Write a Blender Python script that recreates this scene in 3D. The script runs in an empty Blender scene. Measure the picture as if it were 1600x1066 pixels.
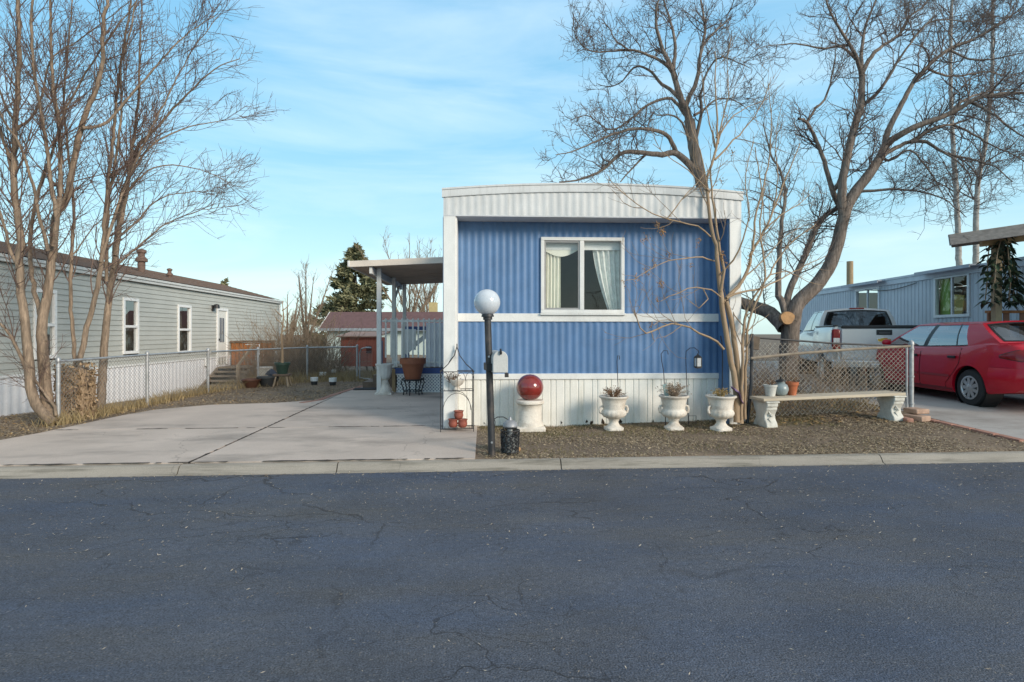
import bpy, math, random
import numpy as np
from mathutils import Vector
R = math.radians
rng = np.random.default_rng(7)
random.seed(7)
sc = bpy.context.scene
COL = sc.collection
# ------------------------------------------------------------------ camera
EYE = 1.45; F = 889.0; YAW = R(3.9); HOR = 521.0
cam_d = bpy.data.cameras.new("camera"); cam = bpy.data.objects.new("camera", cam_d); COL.objects.link(cam)
cam.location = (0, 0, EYE); cam.rotation_euler = (R(90), 0, -YAW)
cam_d.sensor_width = 36; cam_d.lens = 36 * F / 1600; cam_d.shift_y = -(533 - HOR) / 1600
cam_d.clip_start = .05; cam_d.clip_end = 2000
sc.camera = cam
# ------------------------------------------------------------------ world and sun
SUN_EL = R(22); SUN_AZ = R(137)          # azimuth clockwise from +Y
w = bpy.data.worlds.new("World"); sc.world = w; w.use_nodes = True
nt = w.node_tree; nt.nodes.clear()
def wn(t, **k):
    n = nt.nodes.new(t)
    for a, b in k.items(): setattr(n, a, b)
    return n
out = wn('ShaderNodeOutputWorld'); bg = wn('ShaderNodeBackground'); bg.inputs['Strength'].default_value = .15
sky = wn('ShaderNodeTexSky', sky_type='NISHITA'); sky.sun_disc = False
sky.sun_elevation = SUN_EL; sky.sun_rotation = SUN_AZ; sky.air_density = 1.0; sky.dust_density = .6; sky.ozone_density = 1.6
tint = wn('ShaderNodeMix', data_type='RGBA', blend_type='MULTIPLY'); tint.inputs[0].default_value = 1
tint.inputs[7].default_value = (1.0, 1.03, .86, 1)
tc = wn('ShaderNodeTexCoord'); mp = wn('ShaderNodeMapping'); mp.inputs['Scale'].default_value = (1.1, 1.1, 6.5); mp.inputs['Rotation'].default_value = (R(4), R(-7), 0)
nz = wn('ShaderNodeTexNoise'); nz.inputs['Scale'].default_value = 1.7; nz.inputs['Detail'].default_value = 7; nz.inputs['Roughness'].default_value = .55; nz.inputs['Distortion'].default_value = .5
cr = wn('ShaderNodeValToRGB'); cr.color_ramp.elements[0].position = .45; cr.color_ramp.elements[0].color = (0, 0, 0, 1)
cr.color_ramp.elements[1].position = .82; cr.color_ramp.elements[1].color = (.46, .46, .46, 1)
cl = wn('ShaderNodeMix', data_type='RGBA'); cl.inputs[7].default_value = (4.4, 5.0, 5.2, 1)
L = nt.links.new
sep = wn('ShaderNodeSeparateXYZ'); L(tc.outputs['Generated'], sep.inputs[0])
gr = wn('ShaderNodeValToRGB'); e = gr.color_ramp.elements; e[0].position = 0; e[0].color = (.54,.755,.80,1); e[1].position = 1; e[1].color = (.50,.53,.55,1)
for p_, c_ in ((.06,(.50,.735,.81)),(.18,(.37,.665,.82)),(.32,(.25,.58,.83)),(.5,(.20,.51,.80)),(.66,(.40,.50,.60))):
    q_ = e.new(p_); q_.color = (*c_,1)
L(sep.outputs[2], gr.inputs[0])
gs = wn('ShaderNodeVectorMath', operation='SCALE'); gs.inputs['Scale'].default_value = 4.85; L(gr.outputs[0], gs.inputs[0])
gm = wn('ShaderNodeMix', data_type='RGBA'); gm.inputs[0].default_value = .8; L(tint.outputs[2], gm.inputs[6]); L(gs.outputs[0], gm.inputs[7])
L(sky.outputs[0], tint.inputs[6]); L(tc.outputs['Generated'], mp.inputs[0]); L(mp.outputs[0], nz.inputs[0]); L(nz.outputs[0], cr.inputs[0])
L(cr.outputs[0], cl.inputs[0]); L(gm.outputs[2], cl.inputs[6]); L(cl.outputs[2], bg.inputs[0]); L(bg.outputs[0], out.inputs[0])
sd = bpy.data.lights.new("sun", 'SUN'); sun = bpy.data.objects.new("sun", sd); COL.objects.link(sun)
sd.energy = 2.0; sd.angle = R(18); sd.color = (1, .87, .72)
tosun = Vector((math.sin(SUN_AZ) * math.cos(SUN_EL), math.cos(SUN_AZ) * math.cos(SUN_EL), math.sin(SUN_EL)))
sun.rotation_euler = tosun.to_track_quat('Z', 'Y').to_euler(); sun.location = (20, -20, 20)
sc.view_settings.view_transform = 'Standard'; sc.view_settings.look = 'None'; sc.view_settings.exposure = .75; sc.view_settings.gamma = 1
sc.render.engine = 'CYCLES'
# ------------------------------------------------------------------ measuring helpers (camera rays to points in the place)
CY, SY = math.cos(YAW), math.sin(YAW)
def PD(px, py, D):                      # point at camera depth D
    a = (px - 800) / F * D
    return np.array((a * CY + D * SY, D * CY - a * SY, EYE - (py - HOR) / F * D))
def PZ(px, py, z):                      # point on the level z
    return PD(px, py, (EYE - z) * F / (py - HOR))
def sstep(a, b, x):
    t = np.clip((x - a) / (b - a), 0, 1); return t * t * (3 - 2 * t)
def zg(x, y):                           # the lie of the land
    z = .085 + .065 * np.clip(y - 6.4, 0, 2.7) * sstep(.8, 6.2, x)
    z = z - .30 * sstep(-6.3, -8.4, x) * sstep(8.2, 17, y) - .05 * sstep(-5.5, -7.5, x) * sstep(6.2, 7.5, y)
    return z
def PG(px, py):
    z = .1
    for _ in range(12):
        p = PZ(px, py, z); z = float(zg(p[0], p[1]))
    return PZ(px, py, z)
def PX(px, py, X):                      # point of the ray on plane x = X
    q = PD(px, py, 1.0); D = X / q[0]; return PD(px, py, D)
def PY(px, py, Y):
    q = PD(px, py, 1.0); return PD(px, py, Y / q[1])
# ------------------------------------------------------------------ mesh helpers
class MB:
    def __init__(s): s.V = []; s.Fc = []; s.n = 0
    def add(s, vs, fs):
        vs = np.asarray(vs, float).reshape(-1, 3); s.V.append(vs)
        n = s.n; s.Fc += [tuple(int(i) + n for i in f) for f in fs]; s.n += len(vs); return s
    def box(s, c, d, rz=0, rx=0, ry=0):
        x, y, z = d[0] / 2, d[1] / 2, d[2] / 2
        v = np.array([(-x,-y,-z),(x,-y,-z),(x,y,-z),(-x,y,-z),(-x,-y,z),(x,-y,z),(x,y,z),(-x,y,z)])
        if rx: c_, s_ = math.cos(rx), math.sin(rx); v = v @ np.array([(1,0,0),(0,c_,s_),(0,-s_,c_)])
        if ry: c_, s_ = math.cos(ry), math.sin(ry); v = v @ np.array([(c_,0,-s_),(0,1,0),(s_,0,c_)])
        if rz: c_, s_ = math.cos(rz), math.sin(rz); v = v @ np.array([(c_,s_,0),(-s_,c_,0),(0,0,1)])
        return s.add(v + np.array(c), [(0,3,2,1),(4,5,6,7),(0,1,5,4),(1,2,6,5),(2,3,7,6),(3,0,4,7)])
    def bx(s, x0, x1, y0, y1, z0, z1): return s.box(((x0+x1)/2,(y0+y1)/2,(z0+z1)/2), (abs(x1-x0),abs(y1-y0),abs(z1-z0)))
    def beam(s, p, q, w, h, up=(0,0,1)):
        p, q = Vector(p), Vector(q); d = (q - p).normalized(); u = Vector(up)
        sd_ = d.cross(u)
        if sd_.length < 1e-4: sd_ = d.cross(Vector((1,0,0)))
        sd_.normalize(); u = sd_.cross(d); a = sd_ * (w/2); b = u * (h/2)
        v = [p-a-b, p+a-b, p+a+b, p-a+b, q-a-b, q+a-b, q+a+b, q-a+b]
        return s.add([tuple(t) for t in v], [(0,1,2,3),(7,6,5,4),(0,4,5,1),(1,5,6,2),(2,6,7,3),(3,7,4,0)])
    def tube(s, path, r, n=8, closed=False):
        P = np.asarray(path, float); k = len(P); rr = np.broadcast_to(np.asarray(r, float), (k,))
        v, f = tubes(P[None], rr[None], n); fs = f.tolist()
        if closed:
            o = (k - 1) * n
            fs += [(o + j, o + (j+1) % n, (j+1) % n, j) for j in range(n)]
        else: fs += [tuple(range(n-1, -1, -1)), tuple((k-1)*n + j for j in range(n))]
        return s.add(v, fs)
    def lathe(s, prof, n=24, c=(0,0,0), caps=True, sx=1, sy=1):
        a = np.arange(n) * 2 * math.pi / n; k = len(prof)
        v = np.concatenate([np.stack([r*np.cos(a)*sx, r*np.sin(a)*sy, np.full(n, z)], 1) for r, z in prof]) + np.array(c)
        f = [(i*n+j, i*n+(j+1)%n, (i+1)*n+(j+1)%n, (i+1)*n+j) for i in range(k-1) for j in range(n)]
        if caps: f += [tuple(range(n-1,-1,-1)), tuple((k-1)*n+j for j in range(n))]
        return s.add(v, f)
    def prism(s, poly, axis, a, b):     # polygon extruded along an axis
        n = len(poly)
        def pt(p, t): return {'x': (t,p[0],p[1]), 'y': (p[0],t,p[1]), 'z': (p[0],p[1],t)}[axis]
        v = [pt(p,a) for p in poly] + [pt(p,b) for p in poly]
        return s.add(v, [tuple(range(n-1,-1,-1)), tuple(range(n,2*n))] + [(i,(i+1)%n,n+(i+1)%n,n+i) for i in range(n)])
    def grid(s, P, thick=None):         # P: (m,n,3)
        P = np.asarray(P, float); m, n = P.shape[:2]
        f = [(i*n+j, i*n+j+1, (i+1)*n+j+1, (i+1)*n+j) for i in range(m-1) for j in range(n-1)]
        return s.add(P.reshape(-1,3), f)
    def sphere(s, c, r, n=16, sz=1):
        k = n // 2 + 1; prof = [(max(1e-4, r*math.sin(math.pi*i/(k-1))), -r*sz*math.cos(math.pi*i/(k-1))) for i in range(k)]
        return s.lathe(prof, n, c)
    def build(s, name, mat, parent=None, smooth=40, bevel=0, loc=None):
        V = np.concatenate(s.V) if s.V else np.zeros((0,3))
        me = bpy.data.meshes.new(name); me.from_pydata(V.tolist() if len(V) < 3000 else V, [], s.Fc); me.update()
        return link(name, me, mat, parent, smooth, bevel, loc)
def link(name, me, mat, parent=None, smooth=40, bevel=0, loc=None):
    me.materials.append(mat); o = bpy.data.objects.new(name, me); COL.objects.link(o)
    if smooth:
        me.shade_smooth()
        if smooth < 180: me.set_sharp_from_angle(angle=R(smooth))
    if bevel:
        b = o.modifiers.new('bevel', 'BEVEL'); b.width = bevel; b.segments = 2; b.limit_method = 'ANGLE'; b.angle_limit = R(35)
    if loc is not None: o.location = loc
    if parent: o.parent = parent
    return o
def tubes(P, rad, n):                   # (N,K,3),(N,K) -> verts, quads
    P = np.asarray(P, float); N, K = P.shape[:2]
    T = np.gradient(P, axis=1); T /= np.linalg.norm(T, axis=2, keepdims=True) + 1e-9
    ref = np.where(np.abs(T[:, :1, 2:3]) > .9, np.array([1., 0, 0]), np.array([0, 0, 1.])) * np.ones_like(T)
    A = np.cross(T, ref); A /= np.linalg.norm(A, axis=2, keepdims=True) + 1e-9
    for k in range(1, K):               # keep the frame from flipping
        a = A[:, k-1] - (A[:, k-1] * T[:, k]).sum(1, keepdims=True) * T[:, k]
        l = np.linalg.norm(a, axis=1, keepdims=True); A[:, k] = np.where(l > 1e-4, a / (l + 1e-9), A[:, k])
    B = np.cross(T, A); an = np.arange(n) * 2 * math.pi / n
    v = P[:, :, None] + rad[:, :, None, None] * (np.cos(an)[:, None] * A[:, :, None] + np.sin(an)[:, None] * B[:, :, None])
    base = (np.arange(N) * K * n)[:, None, None] + (np.arange(K-1) * n)[None, :, None]
    j = np.arange(n)[None, None]; j2 = (j + 1) % n
    q = np.stack([base + j, base + j2, base + n + j2, base + n + j], -1).reshape(-1, 4)
    return v.reshape(-1, 3), q
def fast_mesh(name, V, Q):              # numpy quads or tris -> mesh
    me = bpy.data.meshes.new(name); V = np.ascontiguousarray(V, np.float32); Q = np.ascontiguousarray(Q, np.int32); k = Q.shape[1]
    me.vertices.add(len(V)); me.vertices.foreach_set('co', V.ravel())
    me.loops.add(Q.size); me.loops.foreach_set('vertex_index', Q.ravel())
    me.polygons.add(len(Q)); me.polygons.foreach_set('loop_start', np.arange(0, Q.size, k, dtype=np.int32))
    me.update(calc_edges=True); me.validate(); return me
def tag(o, label, cat, group=None, kind=None):
    if label: o['label'] = label
    if cat: o['category'] = cat
    if group: o['group'] = group
    if kind: o['kind'] = kind
    return o
def thing(name, label, cat, loc=(0,0,0), rotz=0, group=None):
    o = bpy.data.objects.new(name, None); COL.objects.link(o); o.empty_display_size = .2
    o.location = tuple(float(t) for t in loc); o.rotation_euler = (0, 0, rotz); return tag(o, label, cat, group)
def dup(root, loc, rotz, label, group=None):
    r = root.copy(); COL.objects.link(r); r.location = tuple(float(t) for t in loc); r.rotation_euler = (0, 0, rotz); r['label'] = label
    if group: r['group'] = group
    for ch in list(root.children):
        c = ch.copy(); COL.objects.link(c); c.parent = r
        for g in list(ch.children):
            d = g.copy(); COL.objects.link(d); d.parent = c
    return r
def struct(o): o['kind'] = 'structure'; return o
# ------------------------------------------------------------------ materials
def M(name, col, rough=.6, var=.18, sc_=6, bump=0, bsc=60, metal=0, spec=.5, coat=0, streak=None, dirt=None, fine=.06, stretch=(1,1,1), world=False):
    m = bpy.data.materials.new(name); m.use_nodes = True; t = m.node_tree; b = t.nodes['Principled BSDF']; ln = t.links.new
    def nd(k): return t.nodes.new(k)
    b.inputs['Roughness'].default_value = rough; b.inputs['Metallic'].default_value = metal
    b.inputs['Specular IOR Level'].default_value = spec; b.inputs['Coat Weight'].default_value = coat; b.inputs['Coat Roughness'].default_value = .04
    tc = nd('ShaderNodeTexCoord'); mp = nd('ShaderNodeMapping'); mp.inputs['Scale'].default_value = stretch; src = nd('ShaderNodeNewGeometry').outputs['Position'] if world else tc.outputs['Object']; ln(src, mp.inputs[0])
    n1 = nd('ShaderNodeTexNoise'); n1.inputs['Scale'].default_value = sc_; n1.inputs['Detail'].default_value = 6; n1.inputs['Roughness'].default_value = .6; ln(mp.outputs[0], n1.inputs[0])
    mr = nd('ShaderNodeMapRange'); mr.inputs[1].default_value = .28; mr.inputs[2].default_value = .72; mr.inputs[3].default_value = 1 - var; mr.inputs[4].default_value = 1 + var; ln(n1.outputs[0], mr.inputs[0])
    n2 = nd('ShaderNodeTexNoise'); n2.inputs['Scale'].default_value = bsc; n2.inputs['Detail'].default_value = 3; ln(mp.outputs[0], n2.inputs[0])
    mr2 = nd('ShaderNodeMapRange'); mr2.inputs[1].default_value = .3; mr2.inputs[2].default_value = .7; mr2.inputs[3].default_value = 1 - fine; mr2.inputs[4].default_value = 1 + fine; ln(n2.outputs[0], mr2.inputs[0])
    mu = nd('ShaderNodeMath'); mu.operation = 'MULTIPLY'; ln(mr.outputs[0], mu.inputs[0]); ln(mr2.outputs[0], mu.inputs[1])
    mx = nd('ShaderNodeMix'); mx.data_type = 'RGBA'; mx.blend_type = 'MULTIPLY'; mx.inputs[0].default_value = 1; mx.inputs[6].default_value = (*col, 1); ln(mu.outputs[0], mx.inputs[7])
    last = mx.outputs[2]
    if dirt:                            # (colour, amount, scale, stretch)
        dc, am, ds, dst = dirt
        m2 = nd('ShaderNodeMapping'); m2.inputs['Scale'].default_value = dst; ln(src, m2.inputs[0])
        n3 = nd('ShaderNodeTexNoise'); n3.inputs['Scale'].default_value = ds; n3.inputs['Detail'].default_value = 8; n3.inputs['Roughness'].default_value = .65; ln(m2.outputs[0], n3.inputs[0])
        r3 = nd('ShaderNodeMapRange'); r3.inputs[1].default_value = .5; r3.inputs[2].default_value = .75; r3.inputs[3].default_value = 0; r3.inputs[4].default_value = am; ln(n3.outputs[0], r3.inputs[0])
        mm = nd('ShaderNodeMix'); mm.data_type = 'RGBA'; ln(r3.outputs[0], mm.inputs[0]); ln(last, mm.inputs[6]); mm.inputs[7].default_value = (*dc, 1); last = mm.outputs[2]
    ln(last, b.inputs['Base Color'])
    if bump:
        bp = nd('ShaderNodeBump'); bp.inputs['Strength'].default_value = bump; bp.inputs['Distance'].default_value = .01; ln(n2.outputs[0], bp.inputs['Height']); ln(bp.outputs[0], b.inputs['Normal'])
    return m
def glass(name, tint=(.75,.82,.85), boost=.0, rough=.01):
    m = bpy.data.materials.new(name); m.use_nodes = True; t = m.node_tree; t.nodes.clear(); ln = t.links.new
    o = t.nodes.new('ShaderNodeOutputMaterial'); mx = t.nodes.new('ShaderNodeMixShader'); tr = t.nodes.new('ShaderNodeBsdfTransparent'); gl = t.nodes.new('ShaderNodeBsdfGlossy')
    lw = t.nodes.new('ShaderNodeLayerWeight'); lw.inputs['Blend'].default_value = .5; pw = t.nodes.new('ShaderNodeMath'); pw.operation = 'POWER'; pw.inputs[1].default_value = 4; ln(lw.outputs['Facing'], pw.inputs[0])
    fr = t.nodes.new('ShaderNodeMapRange'); fr.inputs[3].default_value = .06+boost; fr.inputs[4].default_value = 1; ln(pw.outputs[0], fr.inputs[0])
    nz = t.nodes.new('ShaderNodeTexNoise'); nz.inputs['Scale'].default_value = 1.5; bp = t.nodes.new('ShaderNodeBump'); bp.inputs['Strength'].default_value = .02; ln(nz.outputs[0], bp.inputs['Height']); ln(bp.outputs[0], gl.inputs['Normal'])
    tr.inputs[0].default_value = (*tint, 1); gl.inputs['Roughness'].default_value = rough
    ln(fr.outputs[0], mx.inputs[0]); ln(tr.outputs[0], mx.inputs[1]); ln(gl.outputs[0], mx.inputs[2]); ln(mx.outputs[0], o.inputs[0]); return m
def nodes_of(m): return m.node_tree.nodes, m.node_tree.links.new, m.node_tree.nodes['Principled BSDF']
blue_paint = M('blue_paint', (.095,.193,.365), .5, .14, 3, .05, 90, dirt=((.13,.25,.48), .45, 2.2, (3,3,.35)))
white_paint = M('white_paint', (.74,.74,.72), .5, .07, 4, .05, 80, dirt=((.5,.49,.46), .45, 3, (2.5,2.5,.5)))
white_wood = M('white_wood', (.70,.69,.66), .6, .08, 5, .1, 60, dirt=((.42,.38,.33), .4, 5, (2,2,.6)))
cream_metal = M('cream_metal', (.78,.775,.73), .5, .06, 3, .05, 80, dirt=((.55,.49,.36), .4, 2.5, (3,3,.5)))
fascia_metal = M('fascia_metal', (.60,.61,.61), .5, .08, 3, .05, 80, dirt=((.40,.40,.38), .6, 3.2, (5,5,.5)))
grey_metal = M('grey_metal', (.42,.44,.46), .45, .15, 8, .1, 60, metal=.55)
galv = M('galvanised_steel', (.40,.41,.42), .5, .25, 14, .1, 120, metal=.5)
wire_m = M('chain_wire', (.30,.30,.28), .55, .3, 20, 0, metal=.4)
black_iron = M('black_iron', (.02,.021,.024), .5, .3, 20, .2, 90, dirt=((.09,.06,.045), .35, 12, (1,1,1)))
stone = M('cast_stone', (.68,.63,.56), .85, .14, 9, .5, 70, dirt=((.36,.29,.22), .75, 5, (1,1,1.5)), world=True)
stone_grey = M('weathered_stone', (.60,.59,.54), .85, .16, 9, .5, 70, dirt=((.30,.29,.26), .6, 7, (1,1,1)))
terracotta = M('terracotta', (.40,.115,.045), .75, .16, 9, .2, 60, dirt=((.5,.3,.2), .35, 8, (1,1,1)))
terra_dark = M('dark_terracotta', (.27,.075,.05), .55, .16, 9, .1, 60)
soil = M('potting_soil', (.05,.035,.025), .95, .3, 30, .8, 90)
bark_brown = M('bark_brown', (.235,.175,.125), .9, .4, 14, 1, 40, stretch=(1,1,.14), fine=.3, dirt=((.075,.055,.042), .85, 12, (2.5,2.5,.35)))
bark_grey = M('bark_grey', (.185,.15,.125), .9, .4, 14, 1, 36, stretch=(1,1,.16), fine=.35, dirt=((.055,.045,.038), .85, 11, (2.5,2.5,.35)))
bark_pale = M('bark_pale', (.33,.235,.15), .85, .22, 9, .5, 60, stretch=(1,1,.3))
twig_red = M('twig_red_brown', (.15,.10,.08), .85, .3, 5)
twig_grey = M('twig_grey_brown', (.13,.10,.088), .85, .3, 5)
twig_tan = M('twig_tan', (.27,.195,.13), .85, .3, 5)
birch_bark = M('birch_bark', (.34,.32,.295), .8, .2, 6, .3, 40, dirt=((.10,.085,.07), .95, 5, (1,1,3)))
seed_m = M('dry_seed', (.36,.20,.08), .9, .35, 30)
dry_plant = M('dry_plant', (.20,.12,.07), .9, .35, 20)
rough_wood = M('rough_wood', (.36,.28,.20), .8, .25, 5, .5, 60, stretch=(6,6,.8))
grey_wood = M('grey_wood', (.22,.21,.20), .85, .3, 5, .5, 60, stretch=(1,6,6))
orange_wood = M('stained_wood', (.36,.135,.04), .65, .3, 4, .3, 60, stretch=(5,5,.7))
deck_wood = M('deck_wood', (.16,.115,.085), .8, .3, 5, .4, 60)
underside = M('roof_underside', (.46,.35,.27), .7, .15, 4, .2, 40)
win_glass = glass('window_glass', (.95,.97,.97)); side_glass = glass('reflecting_glass', (.8,.85,.85), .22)
dark_in = M('dark_room', (.06,.055,.05), .8, .2, 3)
vinyl = M('white_vinyl', (.80,.80,.79), .4, .04, 5)
rubber = M('black_rubber', (.018,.018,.019), .75, .2, 20, .2, 90)
trim_black = M('black_trim', (.012,.012,.013), .4, .2, 20)
# ------------------------------------------------------------------ ground, road, kerb, driveways
def asphalt_mat():
    m = M('asphalt', (.074,.084,.104), .82, .2, 1.3, .8, 110, fine=.55); N, ln, b = nodes_of(m)
    src = b.inputs['Base Color'].links[0].from_socket
    tc = N.new('ShaderNodeTexCoord')
    nz = N.new('ShaderNodeTexNoise'); nz.inputs['Scale'].default_value = 1.6; nz.inputs['Detail'].default_value = 6; ln(tc.outputs['Object'], nz.inputs[0])
    ad = N.new('ShaderNodeVectorMath'); ad.operation = 'MULTIPLY_ADD'; ad.inputs[1].default_value = (.9,.9,0); ln(nz.outputs['Color'], ad.inputs[0]); ln(tc.outputs['Object'], ad.inputs[2])
    mask = N.new('ShaderNodeTexNoise'); mask.inputs['Scale'].default_value = .6; mask.inputs['Detail'].default_value = 3; ln(tc.outputs['Object'], mask.inputs[0])
    mk = N.new('ShaderNodeMapRange'); mk.inputs[1].default_value = .38; mk.inputs[2].default_value = .56; ln(mask.outputs[0], mk.inputs[0])
    last = src
    for s, wdt, am in ((.5, .004, .75), (1.5, .007, .7), (4.5, .012, .5)):
        mp = N.new('ShaderNodeMapping'); mp.inputs['Scale'].default_value = (s*.38, s*1.25, 0); ln(ad.outputs[0], mp.inputs[0])
        v = N.new('ShaderNodeTexVoronoi'); v.feature = 'DISTANCE_TO_EDGE'; v.inputs['Scale'].default_value = 1; ln(mp.outputs[0], v.inputs[0])
        r = N.new('ShaderNodeMapRange'); r.inputs[1].default_value = wdt*.25; r.inputs[2].default_value = wdt; r.inputs[3].default_value = am; r.inputs[4].default_value = 0; ln(v.outputs['Distance'], r.inputs[0])
        mu = N.new('ShaderNodeMath'); mu.operation = 'MULTIPLY'; ln(r.outputs[0], mu.inputs[0]); ln(mk.outputs[0], mu.inputs[1])
        mx = N.new('ShaderNodeMix'); mx.data_type = 'RGBA'; mx.inputs[7].default_value = (.018,.018,.020,1); ln(mu.outputs[0], mx.inputs[0]); ln(last, mx.inputs[6]); last = mx.outputs[2]
    # pale aggregate showing through
    v = N.new('ShaderNodeTexVoronoi'); v.inputs['Scale'].default_value = 55; ln(tc.outputs['Object'], v.inputs[0])
    s1 = N.new('ShaderNodeSeparateColor'); ln(v.outputs['Color'], s1.inputs[0])
    g = N.new('ShaderNodeMath'); g.operation = 'GREATER_THAN'; g.inputs[1].default_value = .86; ln(s1.outputs[0], g.inputs[0])
    d = N.new('ShaderNodeMath'); d.operation = 'LESS_THAN'; d.inputs[1].default_value = .28; ln(v.outputs['Distance'], d.inputs[0])
    mu = N.new('ShaderNodeMath'); mu.operation = 'MULTIPLY'; ln(g.outputs[0], mu.inputs[0]); ln(d.outputs[0], mu.inputs[1])
    m3 = N.new('ShaderNodeMath'); m3.operation = 'MULTIPLY'; m3.inputs[1].default_value = .6; ln(mu.outputs[0], m3.inputs[0])
    mx = N.new('ShaderNodeMix'); mx.data_type = 'RGBA'; mx.inputs[7].default_value = (.20,.19,.18,1); ln(m3.outputs[0], mx.inputs[0]); ln(last, mx.inputs[6])
    # wide tracks and patches
    n4 = N.new('ShaderNodeTexNoise'); n4.inputs['Scale'].default_value = .28; n4.inputs['Detail'].default_value = 4
    mp = N.new('ShaderNodeMapping'); mp.inputs['Scale'].default_value = (.45,1.6,1); ln(tc.outputs['Object'], mp.inputs[0]); ln(mp.outputs[0], n4.inputs[0])
    r4 = N.new('ShaderNodeMapRange'); r4.inputs[1].default_value = .35; r4.inputs[2].default_value = .65; r4.inputs[3].default_value = .84; r4.inputs[4].default_value = 1.17; ln(n4.outputs[0], r4.inputs[0])
    m5 = N.new('ShaderNodeMix'); m5.data_type = 'RGBA'; m5.blend_type = 'MULTIPLY'; m5.inputs[0].default_value = 1; ln(mx.outputs[2], m5.inputs[6]); ln(r4.outputs[0], m5.inputs[7])
    n6 = N.new('ShaderNodeTexNoise'); n6.inputs['Scale'].default_value = .9; n6.inputs['Detail'].default_value = 7; n6.inputs['Roughness'].default_value = .7; ln(mp.outputs[0], n6.inputs[0])
    r6 = N.new('ShaderNodeValToRGB'); r6.color_ramp.elements[0].position = .32; r6.color_ramp.elements[0].color = (.80,.93,1.16,1); r6.color_ramp.elements[1].position = .68; r6.color_ramp.elements[1].color = (1.16,1.04,.90,1); ln(n6.outputs[0], r6.inputs[0])
    m6 = N.new('ShaderNodeMix'); m6.data_type = 'RGBA'; m6.blend_type = 'MULTIPLY'; m6.inputs[0].default_value = 1; ln(m5.outputs[2], m6.inputs[6]); ln(r6.outputs[0], m6.inputs[7])
    n7 = N.new('ShaderNodeTexNoise'); n7.inputs['Scale'].default_value = 26; n7.inputs['Detail'].default_value = 4; n7.inputs['Roughness'].default_value = .8; ln(tc.outputs['Object'], n7.inputs[0])
    r7 = N.new('ShaderNodeMapRange'); r7.inputs[1].default_value = .3; r7.inputs[2].default_value = .7; r7.inputs[3].default_value = .72; r7.inputs[4].default_value = 1.3; ln(n7.outputs[0], r7.inputs[0])
    m7 = N.new('ShaderNodeMix'); m7.data_type = 'RGBA'; m7.blend_type = 'MULTIPLY'; m7.inputs[0].default_value = 1; ln(m6.outputs[2], m7.inputs[6]); ln(r7.outputs[0], m7.inputs[7])
    ln(m7.outputs[2], b.inputs['Base Color']); return m
def concrete_mat(name, col, dirt=((.19,.165,.145), .95, 1.0, (.55,1.3,1))):
    m = M(name, col, .85, .13, 1.1, .25, 110, fine=.10, dirt=dirt); N, ln, b = nodes_of(m)
    src = b.inputs['Base Color'].links[0].from_socket; tc = N.new('ShaderNodeTexCoord'); last = src
    nz = N.new('ShaderNodeTexNoise'); nz.inputs['Scale'].default_value = 2; nz.inputs['Detail'].default_value = 5; ln(tc.outputs['Object'], nz.inputs[0])
    ad = N.new('ShaderNodeVectorMath'); ad.operation = 'MULTIPLY_ADD'; ad.inputs[1].default_value = (.8,.8,0); ln(nz.outputs['Color'], ad.inputs[0]); ln(tc.outputs['Object'], ad.inputs[2])
    mp = N.new('ShaderNodeMapping'); mp.inputs['Scale'].default_value = (.22,.3,0); ln(ad.outputs[0], mp.inputs[0])
    v = N.new('ShaderNodeTexVoronoi'); v.feature = 'DISTANCE_TO_EDGE'; v.inputs['Scale'].default_value = 1; ln(mp.outputs[0], v.inputs[0])
    r = N.new('ShaderNodeMapRange'); r.inputs[1].default_value = .0004; r.inputs[2].default_value = .0018; r.inputs[3].default_value = .32; r.inputs[4].default_value = 0; ln(v.outputs['Distance'], r.inputs[0])
    mx = N.new('ShaderNodeMix'); mx.data_type = 'RGBA'; mx.inputs[7].default_value = (.08,.07,.06,1); ln(r.outputs[0], mx.inputs[0]); ln(last, mx.inputs[6])
    ln(mx.outputs[2], b.inputs['Base Color']); return m
asphalt = asphalt_mat()
concrete = concrete_mat('concrete', (.505,.425,.368)); concrete2 = concrete_mat('concrete_drive_grey', (.36,.34,.32))
kerb_m = concrete_mat('kerb_concrete', (.285,.26,.225), ((.085,.08,.06), 1.0, 2.2, (.5,5,9)))
dirt_m = M('dirt', (.165,.122,.086), .95, .30, .9, .5, 45, fine=.2, dirt=((.27,.205,.14), .6, 1.6, (1,1,1)))
joint_m = M('joint_soil', (.035,.026,.02), .95, .4, 12)
brick_m = M('edging_brick', (.34,.175,.13), .85, .22, 7, .3, 50)
YE = 6.03; KW = .115
def axis_pts(a, b, lo, hi, fine, coarse):
    p = list(np.arange(lo, hi, fine)); g = fine; x = lo
    while x > a: g = min(g*1.35, coarse); x -= g; p.append(max(x, a))
    g = fine; x = p[0] if False else hi; p.append(hi)
    while x < b: g = min(g*1.35, coarse); x += g; p.append(min(x, b))
    return np.array(sorted(set(np.round(p, 4))))
gx = axis_pts(-500, 500, -14, 16, .3, 60); gy = np.concatenate([[-300,-60,-20,0,5.0,5.9,6.05], axis_pts(6.13, 700, 6.13, 16, .2, 60)]); gy = np.array(sorted(set(np.round(gy,4))))
GX, GY = np.meshgrid(gx, gy); GZ = zg(GX, GY) + .012*np.sin(GX*2.3+GY)*np.sin(GY*1.9-GX*.7) * (GY > 6.3) * (np.abs(GX) < 12)
GZ = np.where(GY < 6.1, -.06, GZ)
struct(MB().grid(np.stack([GX,GY,GZ],-1)).build('ground', dirt_m, smooth=180))
struct(MB().grid(np.stack([*np.meshgrid(np.linspace(-120,120,9), np.linspace(-9,YE+.06,4)), np.zeros((4,9))],-1)).build('road', asphalt, smooth=0))
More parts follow.
